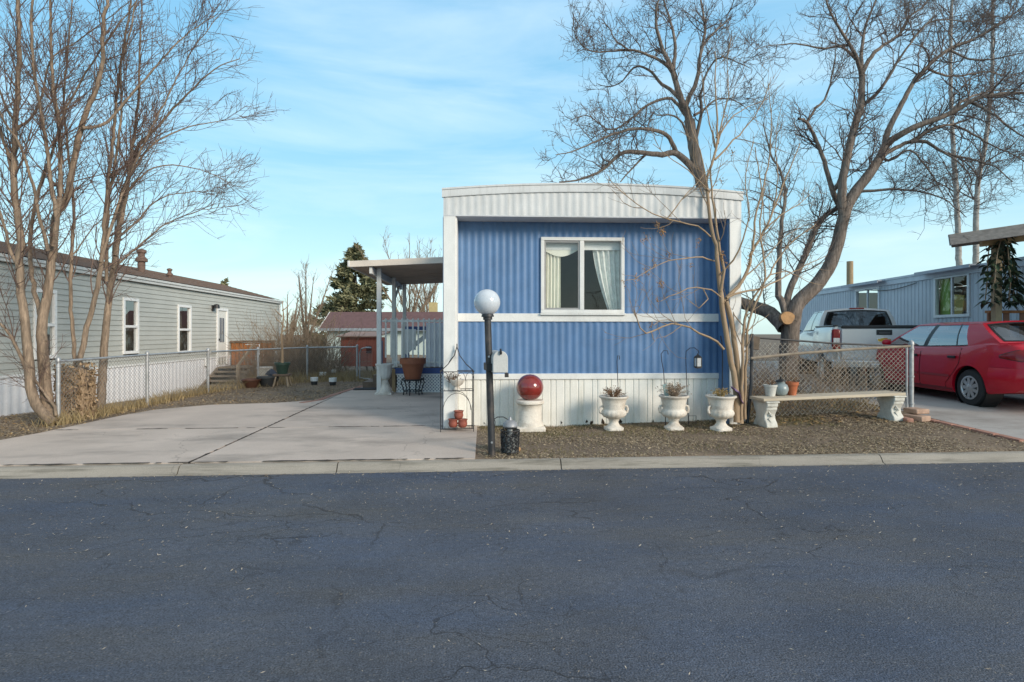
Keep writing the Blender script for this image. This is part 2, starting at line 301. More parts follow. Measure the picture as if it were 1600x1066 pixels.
kb = MB(); prof = [(YE-.03,-.05),(YE-.03,.003),(YE+.005,.012),(YE+.03,.055),(YE+.05,.078),(YE+.07,.088),(YE+KW,.092),(YE+KW,-.05)]
edges = [-60,-40,-20,-12,-7.6,-3.02,-1.42,.94,4.55,8.1,12,20,40,60]
for a, b_ in zip(edges[:-1], edges[1:]): kb.prism(prof, 'x', a+.006, b_-.006)
struct(kb.build('kerb', kerb_m, smooth=50))
# left driveway: four slabs with open joints, over a strip of dark soil
JX, JY = -2.96, 8.35; YB = 14.6; Y0 = YE + KW + .012
ledge = [(-9.0, 7.05)] + [tuple(PG(x,y)[:2]) for x, y in ((0,690),(60,679),(130,664),(190,651),(240,642),(330,634),(430,631),(490,627),(515,620),(545,611),(560,606))]
def slab(poly, name, m, g=.008):
    c = np.mean(poly, 0); mb = MB(); P = [tuple(p) for p in poly]
    n = len(P); v = [(x,y,zg(x,y)-.05) for x,y in P] + [(x,y,zg(x,y)+.018) for x,y in P]
    mb.add(v, [tuple(range(n-1,-1,-1)), tuple(range(n,2*n))] + [(i,(i+1)%n,n+(i+1)%n,n+i) for i in range(n)])
    return struct(mb.build(name, m, smooth=0))
lf = [p for p in ledge if p[1] < JY]; lb = [p for p in ledge if p[1] >= JY]
def cut(a, b, y): t = (y-a[1])/(b[1]-a[1]); return (a[0]+t*(b[0]-a[0]), y)
k = len(lf); mid = cut(ledge[k-1], ledge[k], JY)
lb1 = [p for p in lb if p[0] < JX-.02]; lb2 = [p for p in lb if p[0] >= JX]
ta, tb = lb1[-1], lb2[0]; t_ = (JX-ta[0])/(tb[0]-ta[0]); jtop = (JX, ta[1]+t_*(tb[1]-ta[1]))
slab([(-9.0,Y0),(JX-.015,Y0),(JX-.015,JY-.011),(mid[0],JY-.011)] + lf[::-1], 'driveway', concrete)
slab([(JX+.015,Y0),(0.02,Y0),(0.06,JY-.011),(JX+.015,JY-.011)], 'driveway', concrete)
slab([(mid[0],JY+.011),(JX-.015,JY+.011),(JX-.015,jtop[1])] + lb1[::-1], 'driveway', concrete)
slab([(JX+.015,JY+.011),(0.06,JY+.011),(0.05,8.7),(-.30,8.7),(-.30,YB),(-2.6,YB)] + lb2[::-1] + [(JX+.015,jtop[1])], 'driveway', concrete)
j = MB()
def joint(p, q, wd, keep):                  # dark soil packed in a joint, ragged and broken
    p, q = np.array(p), np.array(q); n = int(np.linalg.norm(q-p)/.06); d = (q-p)/np.linalg.norm(q-p); m_ = np.array((-d[1],d[0])); w_ = wd*np.clip(rng.normal(.75,.35,n+1),.15,1.6); o = rng.normal(0,.003,n+1); on = np.sin(np.linspace(0,40,n+1))+np.sin(np.linspace(3,17,n+1))+rng.normal(0,.6,n+1)
    for i in range(n):
        if on[i] < keep: continue
        a = p+(q-p)*i/n; b_ = p+(q-p)*(i+1)/n
        j.add([(*(a+m_*(o[i]-w_[i])),.1065),(*(b_+m_*(o[i+1]-w_[i+1])),.1065),(*(b_+m_*(o[i+1]+w_[i+1])),.1065),(*(a+m_*(o[i]+w_[i])),.1065)],[(0,1,2,3)])
joint((JX,Y0-.01),(JX,11.4),.016,-1.4); joint((mid[0]+.05,JY),(.03,JY),.016,-.5); joint((-5.7,Y0-.006),(-.1,Y0-.006),.020,-1.2); joint((-1.3,9.9),(-.6,9.9),.01,0)
j.bx(JX-.06,JX+.06,Y0,11.4,.03,.0935); j.bx(mid[0]+.1,.03,JY-.05,JY+.05,.03,.0925)
struct(j.build('joint_strip', joint_m, smooth=0))
bp = [tuple(PG(x,y)) for x, y in ((470,631),(500,626.5),(522,618),(548,610),(566,604.5))]
bm = MB()
for a, b_ in zip(bp[:-1], bp[1:]):
    a, b_ = np.array(a), np.array(b_); n = max(2, int(np.linalg.norm(b_-a)/.22))
    for i in range(n):
        p = a+(b_-a)*(i+.04)/n; q = a+(b_-a)*(i+.96)/n; p[2] = q[2] = .088+rng.uniform(-.004,.004); bm.beam(p, q, .12, .05)
tag(bm.build('brick_edging', brick_m, smooth=0, bevel=.006), 'curved pinkish brick edging between the left driveway and the dry yard', 'edging')
# right driveway
e0 = [PG(1418,646), PG(1455,655), PG(1600,689), PG(1700,712)]
rdl = [(6.05,13.5)] + [tuple(p[:2]) for p in e0]
rp = [(x,y) for x, y in rdl] + [(14, 6.9), (14, 22), (7.0, 22)]
def inpoly(x, y, P):
    c = np.zeros(np.shape(x), bool); n = len(P)
    for i in range(n):
        (x1,y1),(x2,y2) = P[i], P[(i+1)%n]
        if y1 != y2: c ^= ((y1 > y) != (y2 > y)) & (x < (x2-x1)*(y-y1)/(y2-y1)+x1)
    return c
rows = []
for y in np.concatenate([np.arange(6.45,9.6,.15), np.arange(9.6,24,.6)]):
    pts = sorted([(p[1],p[0]) for p in rdl]); xl = float(np.interp(y, [p[0] for p in pts], [p[1] for p in pts]))
    xs = np.linspace(xl, 15, 12); rows.append(np.stack([xs, np.full(12,y), zg(xs, np.full(12,y))+.016],-1))
struct(MB().grid(np.array(rows)).build('driveway', concrete2, smooth=180))
# loose bricks and edging on the right
be = MB()
pr = [np.array(PG(x,y)) for x, y in ((1440,655),(1520,673),(1600,691.5))]
for a, b_ in zip(pr[:-1], pr[1:]):
    n = int(np.linalg.norm(b_-a)/.22)
    for i in range(n):
        p = a+(b_-a)*(i+.04)/n; q = a+(b_-a)*(i+.96)/n; p[2] = zg(p[0],p[1])+.005; q[2] = zg(q[0],q[1])+.005; be.beam(p, q, .11, .05)
tag(be.build('brick_edging', brick_m, smooth=0, bevel=.006), 'straight sunken reddish brick edging beside the red car driveway', 'edging')
# ------------------------------------------------------------------ litter and grass
def scatter(name, mat, n, region, size, kind_h=.004, flat=.25, asp=.42, mat_list=None):
    xs, ys = [], []
    tot = 0
    while tot < n:
        x, y = region(n); xs.append(x); ys.append(y); tot += len(x)
    x = np.concatenate(xs)[:n]; y = np.concatenate(ys)[:n]
    z = zg(x, y) + kind_h + rng.uniform(0, .012, n)
    a = rng.uniform(0, 2*np.pi, n); s = rng.uniform(size[0], size[1], n); tl = rng.normal(0, flat, n); rl = rng.normal(0, flat, n)
    u = np.stack([np.cos(a)*np.cos(tl), np.sin(a)*np.cos(tl), np.sin(tl)], 1) * s[:, None]
    v = np.stack([-np.sin(a)*np.cos(rl), np.cos(a)*np.cos(rl), np.sin(rl)], 1) * (s*asp)[:, None]
    c = np.stack([x, y, z], 1)
    V = np.stack([c-u, c-u*.1-v, c+u, c-u*.1+v], 1).reshape(-1, 3)
    V[:, 2] = np.maximum(V[:, 2], (zg(V[:,0], V[:,1]) + .003))
    return tag(link(name, fast_mesh(name, V, np.arange(4*n).reshape(-1,4)), mat, smooth=0), None, None, None, 'stuff')
def litter_mat(name, c1, c2):
    m = M(name, c1, .9, .2, 8); N, ln, b = nodes_of(m); g = N.new('ShaderNodeNewGeometry'); r = N.new('ShaderNodeValToRGB')
    r.color_ramp.elements[0].color = (*c1, 1); r.color_ramp.elements[1].color = (*c2, 1); ln(g.outputs['Random Per Island'], r.inputs[0]); ln(r.outputs[0], b.inputs['Base Color']); return m
leaf_m = litter_mat('leaf_litter', (.16,.115,.072), (.47,.375,.25)); leaf_o = litter_mat('leaf_litter_tan', (.20,.12,.05), (.42,.28,.13)); straw_m = litter_mat('dry_grass', (.22,.165,.08), (.42,.32,.17))
green_m = litter_mat('thin_grass', (.09,.09,.035), (.24,.20,.09)); chip_m = litter_mat('road_chips', (.17,.14,.11), (.52,.45,.36))
LAWN = [(.06,6.15),(8.6,6.15),(13.5,6.15)] + [p for p in rdl[::-1]] + [(5.2,13.5),(4.0,8.5),(.05,8.45)]
def uni(x0,x1,y0,y1,f):
    def g(n):
        x = rng.uniform(x0,x1,n); y = rng.uniform(y0,y1,n); k = f(x,y); return x[k], y[k]
    return g
def clump(x, y, s=1.3, o=0):
    return .5+.5*np.sin(x*s*1.7+o+1.3*np.sin(y*s*2.1))*np.sin(y*s*2.6+o*2+np.sin(x*s*1.1))
def lawn_f(x,y): return inpoly(x,y,LAWN) & (rng.uniform(0,1,len(x)) < .06+1.1*clump(x,y)**1.3*np.clip(1.2-((x-5.2)/1.5)**2*0 - .8*np.exp(-((x-4.7)/1.3)**2-((y-6.9)/.35)**2),.1,1))
scatter('leaf_litter', leaf_m, 58000, uni(0,9.5,6.1,13,lawn_f), (.009,.026), asp=.27)
scatter('leaf_litter', leaf_o, 900, uni(4.2,7.2,7.7,10.5,lambda x,y: inpoly(x,y,LAWN)), (.02,.05), asp=.6)
def yard_f(x,y):
    P = [(p[0],p[1]) for p in ledge]; P2 = P + [(-2.9,14.6),(-3.2,19),(-8.3,19),(-8.6,6.3),(-9,6.3)]
    return inpoly(x,y,P2) & (rng.uniform(0,1,len(x)) < .25+.9*clump(x,y,.9,2))
scatter('leaf_litter', leaf_m, 40000, uni(-10,-2.3,7.0,16,yard_f), (.008,.024), asp=.33)
scatter('leaf_litter', leaf_o, 2500, uni(-10,-3.0,7.0,14,yard_f), (.012,.034), asp=.5)
scatter('road_litter', chip_m, 3800, lambda n: (rng.uniform(-8,9,n), YE-np.abs(rng.normal(0,1.9,n))), (.004,.017), kind_h=-.083, asp=.4) if False else None
def road_scatter(n, sz):
    x = rng.uniform(-9,10,n)+.6*rng.normal(0,1,n)*0; y = np.where(rng.uniform(0,1,n)<.6, YE-np.abs(rng.normal(0,1.3,n)), rng.uniform(1.9,YE,n)); kk = (rng.uniform(0,1,n) < .25+.9*clump(x,y,.8,1.7)) & (y > 1); x, y = x[kk], y[kk]; n = len(x); a = rng.uniform(0,6.28,n); s = rng.uniform(*sz,n)*np.where(y<3.5,.8,1)
    u = np.stack([np.cos(a),np.sin(a),rng.uniform(0,.3,n)],1)*s[:,None]; v = np.stack([-np.sin(a),np.cos(a),rng.uniform(0,.4,n)],1)*(s*.22)[:,None]; c = np.stack([x,y,np.full(n,.006)],1)+np.stack([np.zeros(n),np.zeros(n),s*.25],1)
    V = np.stack([c-u,c-v,c+u,c+v],1).reshape(-1,3); tag(link('leaf_litter', fast_mesh('leaf_litter',V,np.arange(4*n).reshape(-1,4)), chip_m, smooth=0),None,None,None,'stuff')
road_scatter(11000, (.003,.017))
def drive_scatter(n):
    x = rng.uniform(-7,0,n); y = np.where(rng.uniform(0,1,n)<.5, rng.uniform(6.3,13,n), JY+rng.normal(0,.5,n)); k = (y>6.3)
    x, y = x[k], y[k]; n = len(x); a = rng.uniform(0,6.28,n); s = rng.uniform(.003,.010,n); u = np.stack([np.cos(a),np.sin(a),0*a],1)*s[:,None]; v = np.stack([-np.sin(a),np.cos(a),0*a],1)*(s*.4)[:,None]
    c = np.stack([x,y,zg(x,y)+.023],1); V = np.stack([c-u,c-v,c+u,c+v],1).reshape(-1,3); tag(link('leaf_litter', fast_mesh('leaf_litter',V,np.arange(4*n).reshape(-1,4)), leaf_m, smooth=0),None,None,None,'stuff')
drive_scatter(380)
def kerb_scatter(n):
    x = rng.uniform(-6,10,n); g = rng.uniform(0,1,n) < .5; y = np.where(g, YE-.03-np.abs(rng.normal(0,.05,n)), YE+rng.uniform(.06,KW+.03,n)); z = np.where(g, .008, .096); k = (rng.uniform(0,1,n) < clump(x,y*0,1.1,.3)) & (g | (x > .1)); x, y, z = x[k], y[k], z[k]; n = len(x)
    a = rng.uniform(0,6.28,n); s = rng.uniform(.004,.018,n); u = np.stack([np.cos(a),np.sin(a),.1+0*a],1)*s[:,None]; v = np.stack([-np.sin(a),np.cos(a),.2+0*a],1)*(s*.3)[:,None]; c = np.stack([x,y,z+s*.1],1)
    V = np.stack([c-u,c-v,c+u,c+v],1).reshape(-1,3); tag(link('leaf_litter', fast_mesh('leaf_litter',V,np.arange(4*n).reshape(-1,4)), leaf_m, smooth=0),None,None,None,'stuff')
kerb_scatter(3000)
def blades(name, mat, x, y, h, wd=.004, lean=.35, z0=None):
    n = len(x); a = rng.uniform(0,6.28,n); hh = rng.uniform(h[0],h[1],n); ln_ = rng.normal(0,lean,(n,2))*hh[:,None]
    z = zg(x,y) if z0 is None else z0; c = np.stack([x,y,z-.005],1); s = np.stack([np.cos(a),np.sin(a),0*a],1)*wd
    m1 = c+np.stack([ln_[:,0]*.35,ln_[:,1]*.35,hh*.55],1); t = c+np.stack([ln_[:,0],ln_[:,1],hh*.95],1)
    V = np.stack([c-s,c+s,m1+s*.8,m1-s*.8,t],1).reshape(-1,3); b5 = np.arange(n)*5
    Q = np.stack([b5,b5+1,b5+2,b5+3],1); Q2 = np.stack([b5+3,b5+2,b5+4,b5+4],1)
    T = np.concatenate([np.stack([b5,b5+1,b5+2],1),np.stack([b5,b5+2,b5+3],1),np.stack([b5+3,b5+2,b5+4],1)])
    return tag(link(name, fast_mesh(name,V,T), mat, smooth=0),None,None,None,'stuff')
x, y = [np.concatenate(t) for t in zip(*[uni(.1,5.2,6.17,8.5,lambda x,y: rng.uniform(0,1,len(x)) < (.15+.85*sstep(7.1,8.2,y))*clump(x,y,2,1))(60000) for _ in range(1)])]
blades('thin_grass', green_m, x[:16000], y[:16000], (.012,.04), .003, .8)
fl = [np.array(PG(x_,y_)) for x_, y_ in ((78,668),(91,663),(230,634),(325,613),(440,602),(585,588))]
xs, ys = [], []
for a, b_ in zip(fl[:-1], fl[1:]):
    n = int((900 if a[1] < 12 else 250)*np.linalg.norm(b_-a)); t = rng.uniform(0,1,n); o = rng.normal(0,.13,(n,2)); xs.append(a[0]+(b_[0]-a[0])*t+o[:,0]); ys.append(a[1]+(b_[1]-a[1])*t+o[:,1]+.1)
x = np.concatenate(xs); y = np.concatenate(ys); k = rng.uniform(0,1,len(x)) < clump(x,y,2.2,.5)+.1
blades('dry_grass', straw_m, x[k], y[k], (.05,.26), .0045, .5)
n = 5000; x = rng.uniform(-7,-2.9,n); y = rng.uniform(16,20,n); blades('dry_grass', straw_m, x, y, (.05,.25), .006, .4)
n = 3500; x = rng.uniform(4.2,6.6,n); y = rng.uniform(8.5,10.6,n); k = rng.uniform(0,1,n) < clump(x,y,2,.5)
blades('dry_grass', straw_m, x[k], y[k], (.04,.25), .004, .6)
# ------------------------------------------------------------------ the blue mobile home (local x right, y back, z up; origin on the front plane)
def corr(mb, x0, x1, zb, zt, y, pitch, amp, kind='rib', phase=0.0, axis=0, zrows=2):
    n = max(1, int(round((x1-x0)/pitch))); pts = []
    if kind == 'rib': sh = [(0,0),(.18,.10),(.30,.75),(.40,1),(.60,1),(.70,.75),(.82,.10)]
    elif kind == 'board': sh = [(0,0),(.04,-1),(.08,-1),(.12,0),(.62,0),(.66,-1),(.70,-1),(.74,0)]
    else: sh = [(0,0),(.35,0),(.45,1),(.75,1),(.85,0)]
    for i in range(n):
        for a, h in sh: pts.append((x0+(i+a)*(x1-x0)/n, h*amp))
    pts.append((x1, 0))
    f0 = zb if callable(zb) else (lambda x: zb); f1 = zt if callable(zt) else (lambda x: zt)
    P = np.zeros((zrows, len(pts), 3))
    for k, (x, h) in enumerate(pts):
        for r_ in range(zrows):
            z = f0(x)+(f1(x)-f0(x))*r_/(zrows-1)
            P[r_, k] = (x, y-h, z) if axis == 0 else (y+h*axis, x, z)
    mb.grid(P); return mb
hx0 = PZ(694, 600, .8); HC = PD(928.5, 521, 8.05)
HROT = R(-1.2)
home = thing('mobile_home', 'blue and white corrugated mobile home with its narrow end to the road', 'mobile home', (HC[0], HC[1], 0), HROT)
W = 2.125; YW = .37; LEN = 15.0
def zx(k): return k
arch = lambda x: 3.465 + .095*(1-(x/W)**2)
wx0, wx1, wz0, wz1 = -.725, .515, 1.748, 2.865
wp = MB(); CX = W-.17
corr(wp, -CX, wx0, 1.735, 3.13, YW, .105, .010); corr(wp, wx1, CX, 1.735, 3.13, YW, .105, .010); corr(wp, wx0, wx1, wz1-.02, 3.13, YW, .105, .010)
corr(wp, -CX, CX, .85, 1.63, YW, .105, .010)
wp.build('wall_panel', blue_paint, home, smooth=35)
b = MB(); b.bx(-CX-.02, CX+.02, YW-.028, YW+.02, 1.622, 1.742); b.build('belt_trim', white_paint, home, bevel=.004)
b = MB(); b.bx(-CX-.02, CX+.02, YW-.035, YW+.03, .775, .858); b.build('skirt_trim', white_paint, home, bevel=.004)
fa = MB(); corr(fa, -W, W, 3.105, lambda x: arch(x)-.10, 0, .105, .005); fa.build('fascia', fascia_metal, home, smooth=35)
b = MB(); xs = np.linspace(-W-.02, W+.02, 25)
P = np.array([[(x, yy, arch(x)+dz) for x in xs] for yy, dz in ((.02,-.115),(-.022,-.115),(-.024,-.10),(-.018,-.02),(-.03,-.012),(-.03,.012),(.03,.02))]); b.grid(P); b.build('roof_trim', fascia_metal, home, smooth=40)
b = MB(); b.grid(np.array([[(x, yy, arch(x)+.015) for x in xs] for yy in (0,4,8,12,LEN)])); b.build('roof', M('roof_coating', (.6,.6,.58), .7, .15, 2), home, smooth=60)
b = MB(); b.bx(-W+.02, W-.02, .015, YW+.02, 3.088, 3.112); b.bx(-W, W, -.004, .02, 3.09, 3.11); b.build('soffit', M('soffit_white', (.55,.56,.58), .6, .1, 4), home)
for s in (-1, 1):
    b = MB()
    b.bx(s*W, s*(W-.17), 0, .03, .12, 3.10); b.build('corner_trim', white_paint, home, bevel=.006)
    b = MB(); b.bx(s*(W-.17), s*(W-.19), .03, YW+.02, .12, 3.088); b.build('reveal', blue_paint if s > 0 else white_paint, home)
    b = MB(); b.bx(s*(W-.0), s*(W-.03), .03, LEN, 3.09, 3.47); b.build('eave_trim', fascia_metal, home)
    b = MB()
    if s < 0: corr(b, .03, LEN, .10, 3.09, -W, .105, -.012, axis=1)
    else: corr(b, .03, LEN, .10, 3.09, W, .105, .012, axis=1)
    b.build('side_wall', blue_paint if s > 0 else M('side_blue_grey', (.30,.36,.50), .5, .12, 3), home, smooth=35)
b = MB(); b.bx(-W+.04, W-.04, LEN-.05, LEN, .1, 3.4); b.bx(-W+.05, W-.05, YW+.1, LEN-.1, .80, .88); b.build('floor_and_rear', dark_in, home)
b = MB(); corr(b, -CX, CX, lambda x: .0, .785, YW-.012, .205, .012, 'board'); sk = b.build('skirting', cream_metal, home, smooth=20)
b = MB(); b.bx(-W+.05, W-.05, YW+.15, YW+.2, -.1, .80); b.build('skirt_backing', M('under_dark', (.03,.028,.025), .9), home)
rust_m = M('rust_hole', (.035,.025,.018), .95, .4, 30)   # rusted-through bites at the skirting foot
for x, s_ in ((-1.02,.02),(-.42,.014),(-.05,.018),(.03,.022),(.20,.034),(.46,.026),(.95,.012),(1.30,.02),(1.62,.02),(-1.55,.012),(.32,.02)):
    n = 9; pts = [(x+s_*(1+rng.uniform(-.4,.4))*math.cos(t), .135+rng.uniform(-.02,.02)+s_*1.1*(1+rng.uniform(-.4,.4))*math.sin(t)) for t in np.linspace(0,6.28,n,endpoint=False)]
    MB().prism(pts, 'y', YW-.018, YW-.0145).build('rust_hole', rust_m, home, smooth=0)
# window > frame, sash, panes, curtains
wf = MB(); e = .05; y0, y1 = YW-.045, YW+.05
wf.bx(wx0, wx1, y0, y1, wz1-e, wz1); wf.bx(wx0, wx1, y0, y1, wz0, wz0+e); wf.bx(wx0, wx0+e, y0, y1, wz0+e, wz1-e); wf.bx(wx1-e, wx1, y0, y1, wz0+e, wz1-e)
mxx = -.115; wf.bx(mxx-.035, mxx+.03, y0+.006, y1, wz0+e, wz1-e); wf.bx(wx0-.012, wx1+.012, y0-.02, y0+.04, wz0-.03, wz0-.002)
win = wf.build('window', white_paint, home, bevel=.005)
sf = MB(); a, c = wx0+e, mxx-.035; yy = YW-.012
for q in ((a,c,wz0+e,wz0+e+.028),(a,c,wz1-e-.028,wz1-e),(a,a+.026,wz0+e+.028,wz1-e-.028),(c-.022,c,wz0+e+.028,wz1-e-.028)): sf.bx(q[0],q[1],yy-.014,yy+.014,q[2],q[3])
sf.build('sash', M('sash_metal', (.30,.30,.30), .5, .1), win)
for q in ((a+.02,c-.018,YW-.012),(mxx+.025,wx1-e+.004,YW+.012)):
    MB().add([(q[0],q[2],wz0+e+.01),(q[1],q[2],wz0+e+.01),(q[1],q[2],wz1-e-.01),(q[0],q[2],wz1-e-.01)],[(0,1,2,3)]).build('pane', win_glass, win)
def curtain(poly_l, poly_r, y, folds, amp, name, mat):
    m_, n_ = len(poly_l), 46; P = np.zeros((m_, n_, 3))
    for i in range(m_):
        for k_ in range(n_):
            t = k_/(n_-1); x = poly_l[i][0]+(poly_r[i][0]-poly_l[i][0])*t
            P[i,k_] = (x, y+amp*math.sin(t*folds*6.28+i*.12), poly_l[i][1])
    return MB().grid(P).build(name, mat, win, smooth=180)
cur_m = M('sheer_curtain', (.86,.84,.72), .9, .05, 5)
lace_m = M('lace_curtain', (.82,.83,.78), .9, .14, 14, .3, 30)
zc = np.linspace(wz1-.03, wz0+.03, 9)
curtain([(wx0+.03,z) for z in zc], [(wx0+.31,z) for z in zc], YW+.13, 5.5, .022, 'curtain', cur_m)
curtain([(.06+.26*((wz1-z)/1.1)**1.6,z) for z in zc], [(wx1-.02,z) for z in zc], YW+.13, 5, .025, 'curtain', lace_m)
b = MB(); b.bx(wx0+.02, wx1-.02, YW+.085, YW+.09, wz1-.17, wz1-.02); b.build('blind', M('roller_blind', (.80,.80,.78), .8, .04), win)
pts = [(-.68+.53*t, wz1-.17-.10*math.sin(math.pi*t)) for t in np.linspace(0,1,14)] + [(-.15, wz1-.15),(-.68, wz1-.15)]
MB().prism(pts, 'y', YW+.095, YW+.1).build('blind_valance', cur_m, win, smooth=0)
for z0_ in (1,):
    b = MB(); b.bx(-1.95,1.95, 3.6, 3.64, .9, 3.3); b.build('inner_partition', M('partition', (.16,.14,.12), .9, .1), home)
# ------------------------------------------------------------------ porch cover, deck
pc = PD(645, 521, 12.3)
HL = -W                                     # everything hangs off the left wall; work in home axes
def HLOC(x, y, z=0):
    c, s = math.cos(HROT), math.sin(HROT); return (HC[0]+x*c-y*s, HC[1]+x*s+y*c, z)
def TOH(p):
    c, s = math.cos(-HROT), math.sin(-HROT); dx, dy = p[0]-HC[0], p[1]-HC[1]; return (dx*c-dy*s, dx*s+dy*c, p[2])
y0 = 4.25
pl = TOH(PY(545, 412, HC[1]+y0)); pz0 = pl[2]; px0 = pl[0]; pz1 = TOH(PY(694, 405, HC[1]+y0))[2]; x1 = HL-.015
porch = thing('porch_cover', 'flat white patio cover on posts fixed to the left side of the blue home', 'patio cover', HLOC(0,0,0), HROT)
L_ = 4.6
pfm = M('porch_fascia', (.66,.58,.50), .6, .1, 4)
for yy in (y0, y0+L_): fb = MB(); fb.beam((px0,yy,pz0),(x1,yy,pz1),.04,.13); fb.build('fascia', pfm, porch, bevel=.005)
fb = MB(); fb.beam((px0-.02,y0-.03,pz0+.005),(px0-.02,y0+L_,pz0+.005),.05,.13); fb.build('gutter', white_wood, porch, bevel=.008)
rf = MB(); n = 9
for i in range(n):
    a0 = y0+.03+i*(L_-.06)/n; a1 = a0+(L_-.06)/n
    rf.add([(px0+.02,a0,pz0-.02),(x1,a0,pz1-.02),(x1,a0+.03,pz1-.055),(px0+.02,a0+.03,pz0-.055),(x1,a1-.03,pz1-.055),(px0+.02,a1-.03,pz0-.055),(x1,a1,pz1-.02),(px0+.02,a1,pz0-.02)],
           [(0,1,2,3),(3,2,4,5),(5,4,6,7)])
rf.build('ceiling_panel', underside, porch, smooth=0)
rt = MB(); rt.add([(px0,y0,pz0+.068),(x1,y0,pz1+.068),(x1,y0+L_,pz1+.068),(px0,y0+L_,pz0+.068)], [(0,1,2,3)]); rt.build('roof_sheet', fascia_metal, porch, smooth=0)
bxp = TOH(PY(588, 430, HC[1]+y0+.45))[0]
MB().beam((bxp-.06,y0+.05,pz0-.12),(bxp-.06,y0+L_-.05,pz0-.12),.06,.15).build('beam', white_wood, porch, bevel=.006)
for i, yy in enumerate((y0+.45, y0+2.5, y0+L_-.2)):
    p = MB(); p.bx(bxp-.0, bxp+.095, yy-.05, yy+.05, .09, pz0-.04); p.bx(bxp-.02, bxp+.115, yy-.07, yy+.07, .09, .11); p.build('post', white_wood, porch, bevel=.006)
p = MB(); p.beam((bxp+.04,y0+2.55,pz0-.62),(bxp+.04,y0+3.4,pz0-.2),.05,.05); p.build('brace', white_wood, porch)
dx0, dy0 = bxp+.10, y0+.85
deck = thing('porch_deck', 'raised porch deck with white railing, lattice skirt and steps under the patio cover', 'deck', HLOC(0,0,0), HROT)
zd = .66; x1d = HL-.03
MB().bx(dx0+.25, x1d, dy0, dy0+3.6, zd-.04, zd).build('deck_floor', deck_wood, deck)
MB().bx(dx0+.22, x1d, dy0-.03, dy0, zd-.13, zd-.0).build('rim_board', M('deck_blue', (.05,.09,.26), .6, .2, 4), deck)
rl = MB(); ztop = 1.76; rl.bx(dx0-.05, x1d, dy0-.035, dy0+.035, ztop-.055, ztop); rl.build('handrail', white_wood, deck, bevel=.006); rl = MB(); rl.bx(dx0+.2, x1d, dy0-.02, dy0+.02, zd+.10, zd+.15); rl.build('bottom_rail', white_wood, deck, bevel=.006)
nb = 14
for i in range(nb):
    x = dx0+.03+(x1d-dx0-.08)*i/(nb-1); MB().bx(x-.018, x+.018, dy0-.055, dy0-.037, zd+.02 if x > dx0+.25 else .9, ztop+.03).build('baluster', white_wood, deck)
lt = MB(); a0, a1, z0, z1 = dx0+.28, x1d, .10, zd-.13
stp = .075
for s in (-1, 1):
    k = -20
    while k < 60:
        xs_ = a0+k*stp; k += 1
        # line x = xs + s*(z-z0)
        za, zb = z0, z1; xa, xb = xs_, xs_+s*(z1-z0)
        pts = []
        for t in (0,1):
            pass
        lo, hi = 0.0, 1.0; d = xb-xa
        for lim, sg in ((a0,1),(a1,-1)):
            va, vb = sg*(xa-lim), sg*(xb-lim)
            if va < 0 and vb < 0: lo = 2
            elif va < 0: lo = max(lo, va/(va-vb))
            elif vb < 0: hi = min(hi, va/(va-vb))
        if lo < hi:
            yy = dy0-.012 if s > 0 else dy0-.004
            lt.beam((xa+d*lo,yy,za+(zb-za)*lo),(xa+d*hi,yy,za+(zb-za)*hi),.006,.026,(0,1,0)) if False else lt.beam((xa+d*lo,yy,za+(zb-za)*lo),(xa+d*hi,yy,za+(zb-za)*hi),.028,.006,(0,1,0))
lt.bx(a0-.03,a1,dy0-.02,dy0-.0,z0-.02,z0+.02); lt.bx(a0-.03,a1,dy0-.02,dy0-.0,z1-.025,z1+.003); lt.build('lattice', M('lattice_white', (.82,.82,.82), .5, .05), deck, smooth=0)
MB().bx(a0, a1, dy0+.02, dy0+.04, .05, zd-.14).build('lattice_backing', M('blue_shade', (.10,.14,.26), .8, .2), deck)
MB().bx(dx0+.17, dx0+.24, dy0-.04, dy0+.06, .09, zd-.02).build('corner_post', M('raw_post', (.42,.30,.17), .8, .2, 5), deck)
bl = MB(); bl.bx(dx0-.17, dx0-.06, dy0-.02, dy0+.09, .09, 1.28); bl.build('newel_post', blue_paint, deck, bevel=.006)
# stair rail seen through the balusters, blue wall panel and white storage box behind
sr = MB(); sr.beam((dx0+.25,dy0+1.5,.95),(dx0+1.05,dy0+1.5,1.62),.04,.11); sr.build('stair_rail', white_wood, deck)
sr = MB(); sr.bx(dx0+.2,dx0+1.25,dy0+1.9,dy0+1.95,1.53,1.63); sr.bx(dx0+.2,dx0+.3,dy0+1.9,dy0+1.95,.7,1.53); sr.bx(dx0+1.15,dx0+1.25,dy0+1.9,dy0+1.95,.7,1.53); sr.build('frame', M('deck_blue_frame', (.05,.09,.26), .6, .2, 4), deck)
b = MB(); corr(b, dx0+.88, x1d, zd, 1.70, dy0+.5, .13, .01); b.build('screen_panel', M('pale_blue_panel', (.74,.74,.78), .6, .1, 3), deck, smooth=35)
MB().bx(dx0+.35,dx0+.62,dy0+.7,dy0+.72,1.05,1.55).build('white_panel', white_paint, deck)
st = MB()
for i in range(3): st.bx(dx0-.75+i*.25, dx0-.5+i*.25, dy0+1.2, dy0+2.2, .1, .24+i*.17)
st.build('steps', deck_wood, deck)
mat_p = PG(574, 609.5)
mt = MB(); mt.box((mat_p[0], mat_p[1], .118), (.62,.45,.014), rz=R(4)); tag(mt.build('door_mat', M('mat_dark', (.035,.035,.04), .95, .3, 40, .5, 120), bevel=.004), 'dark rubber mat lying on concrete at the back of the driveway', 'mat')
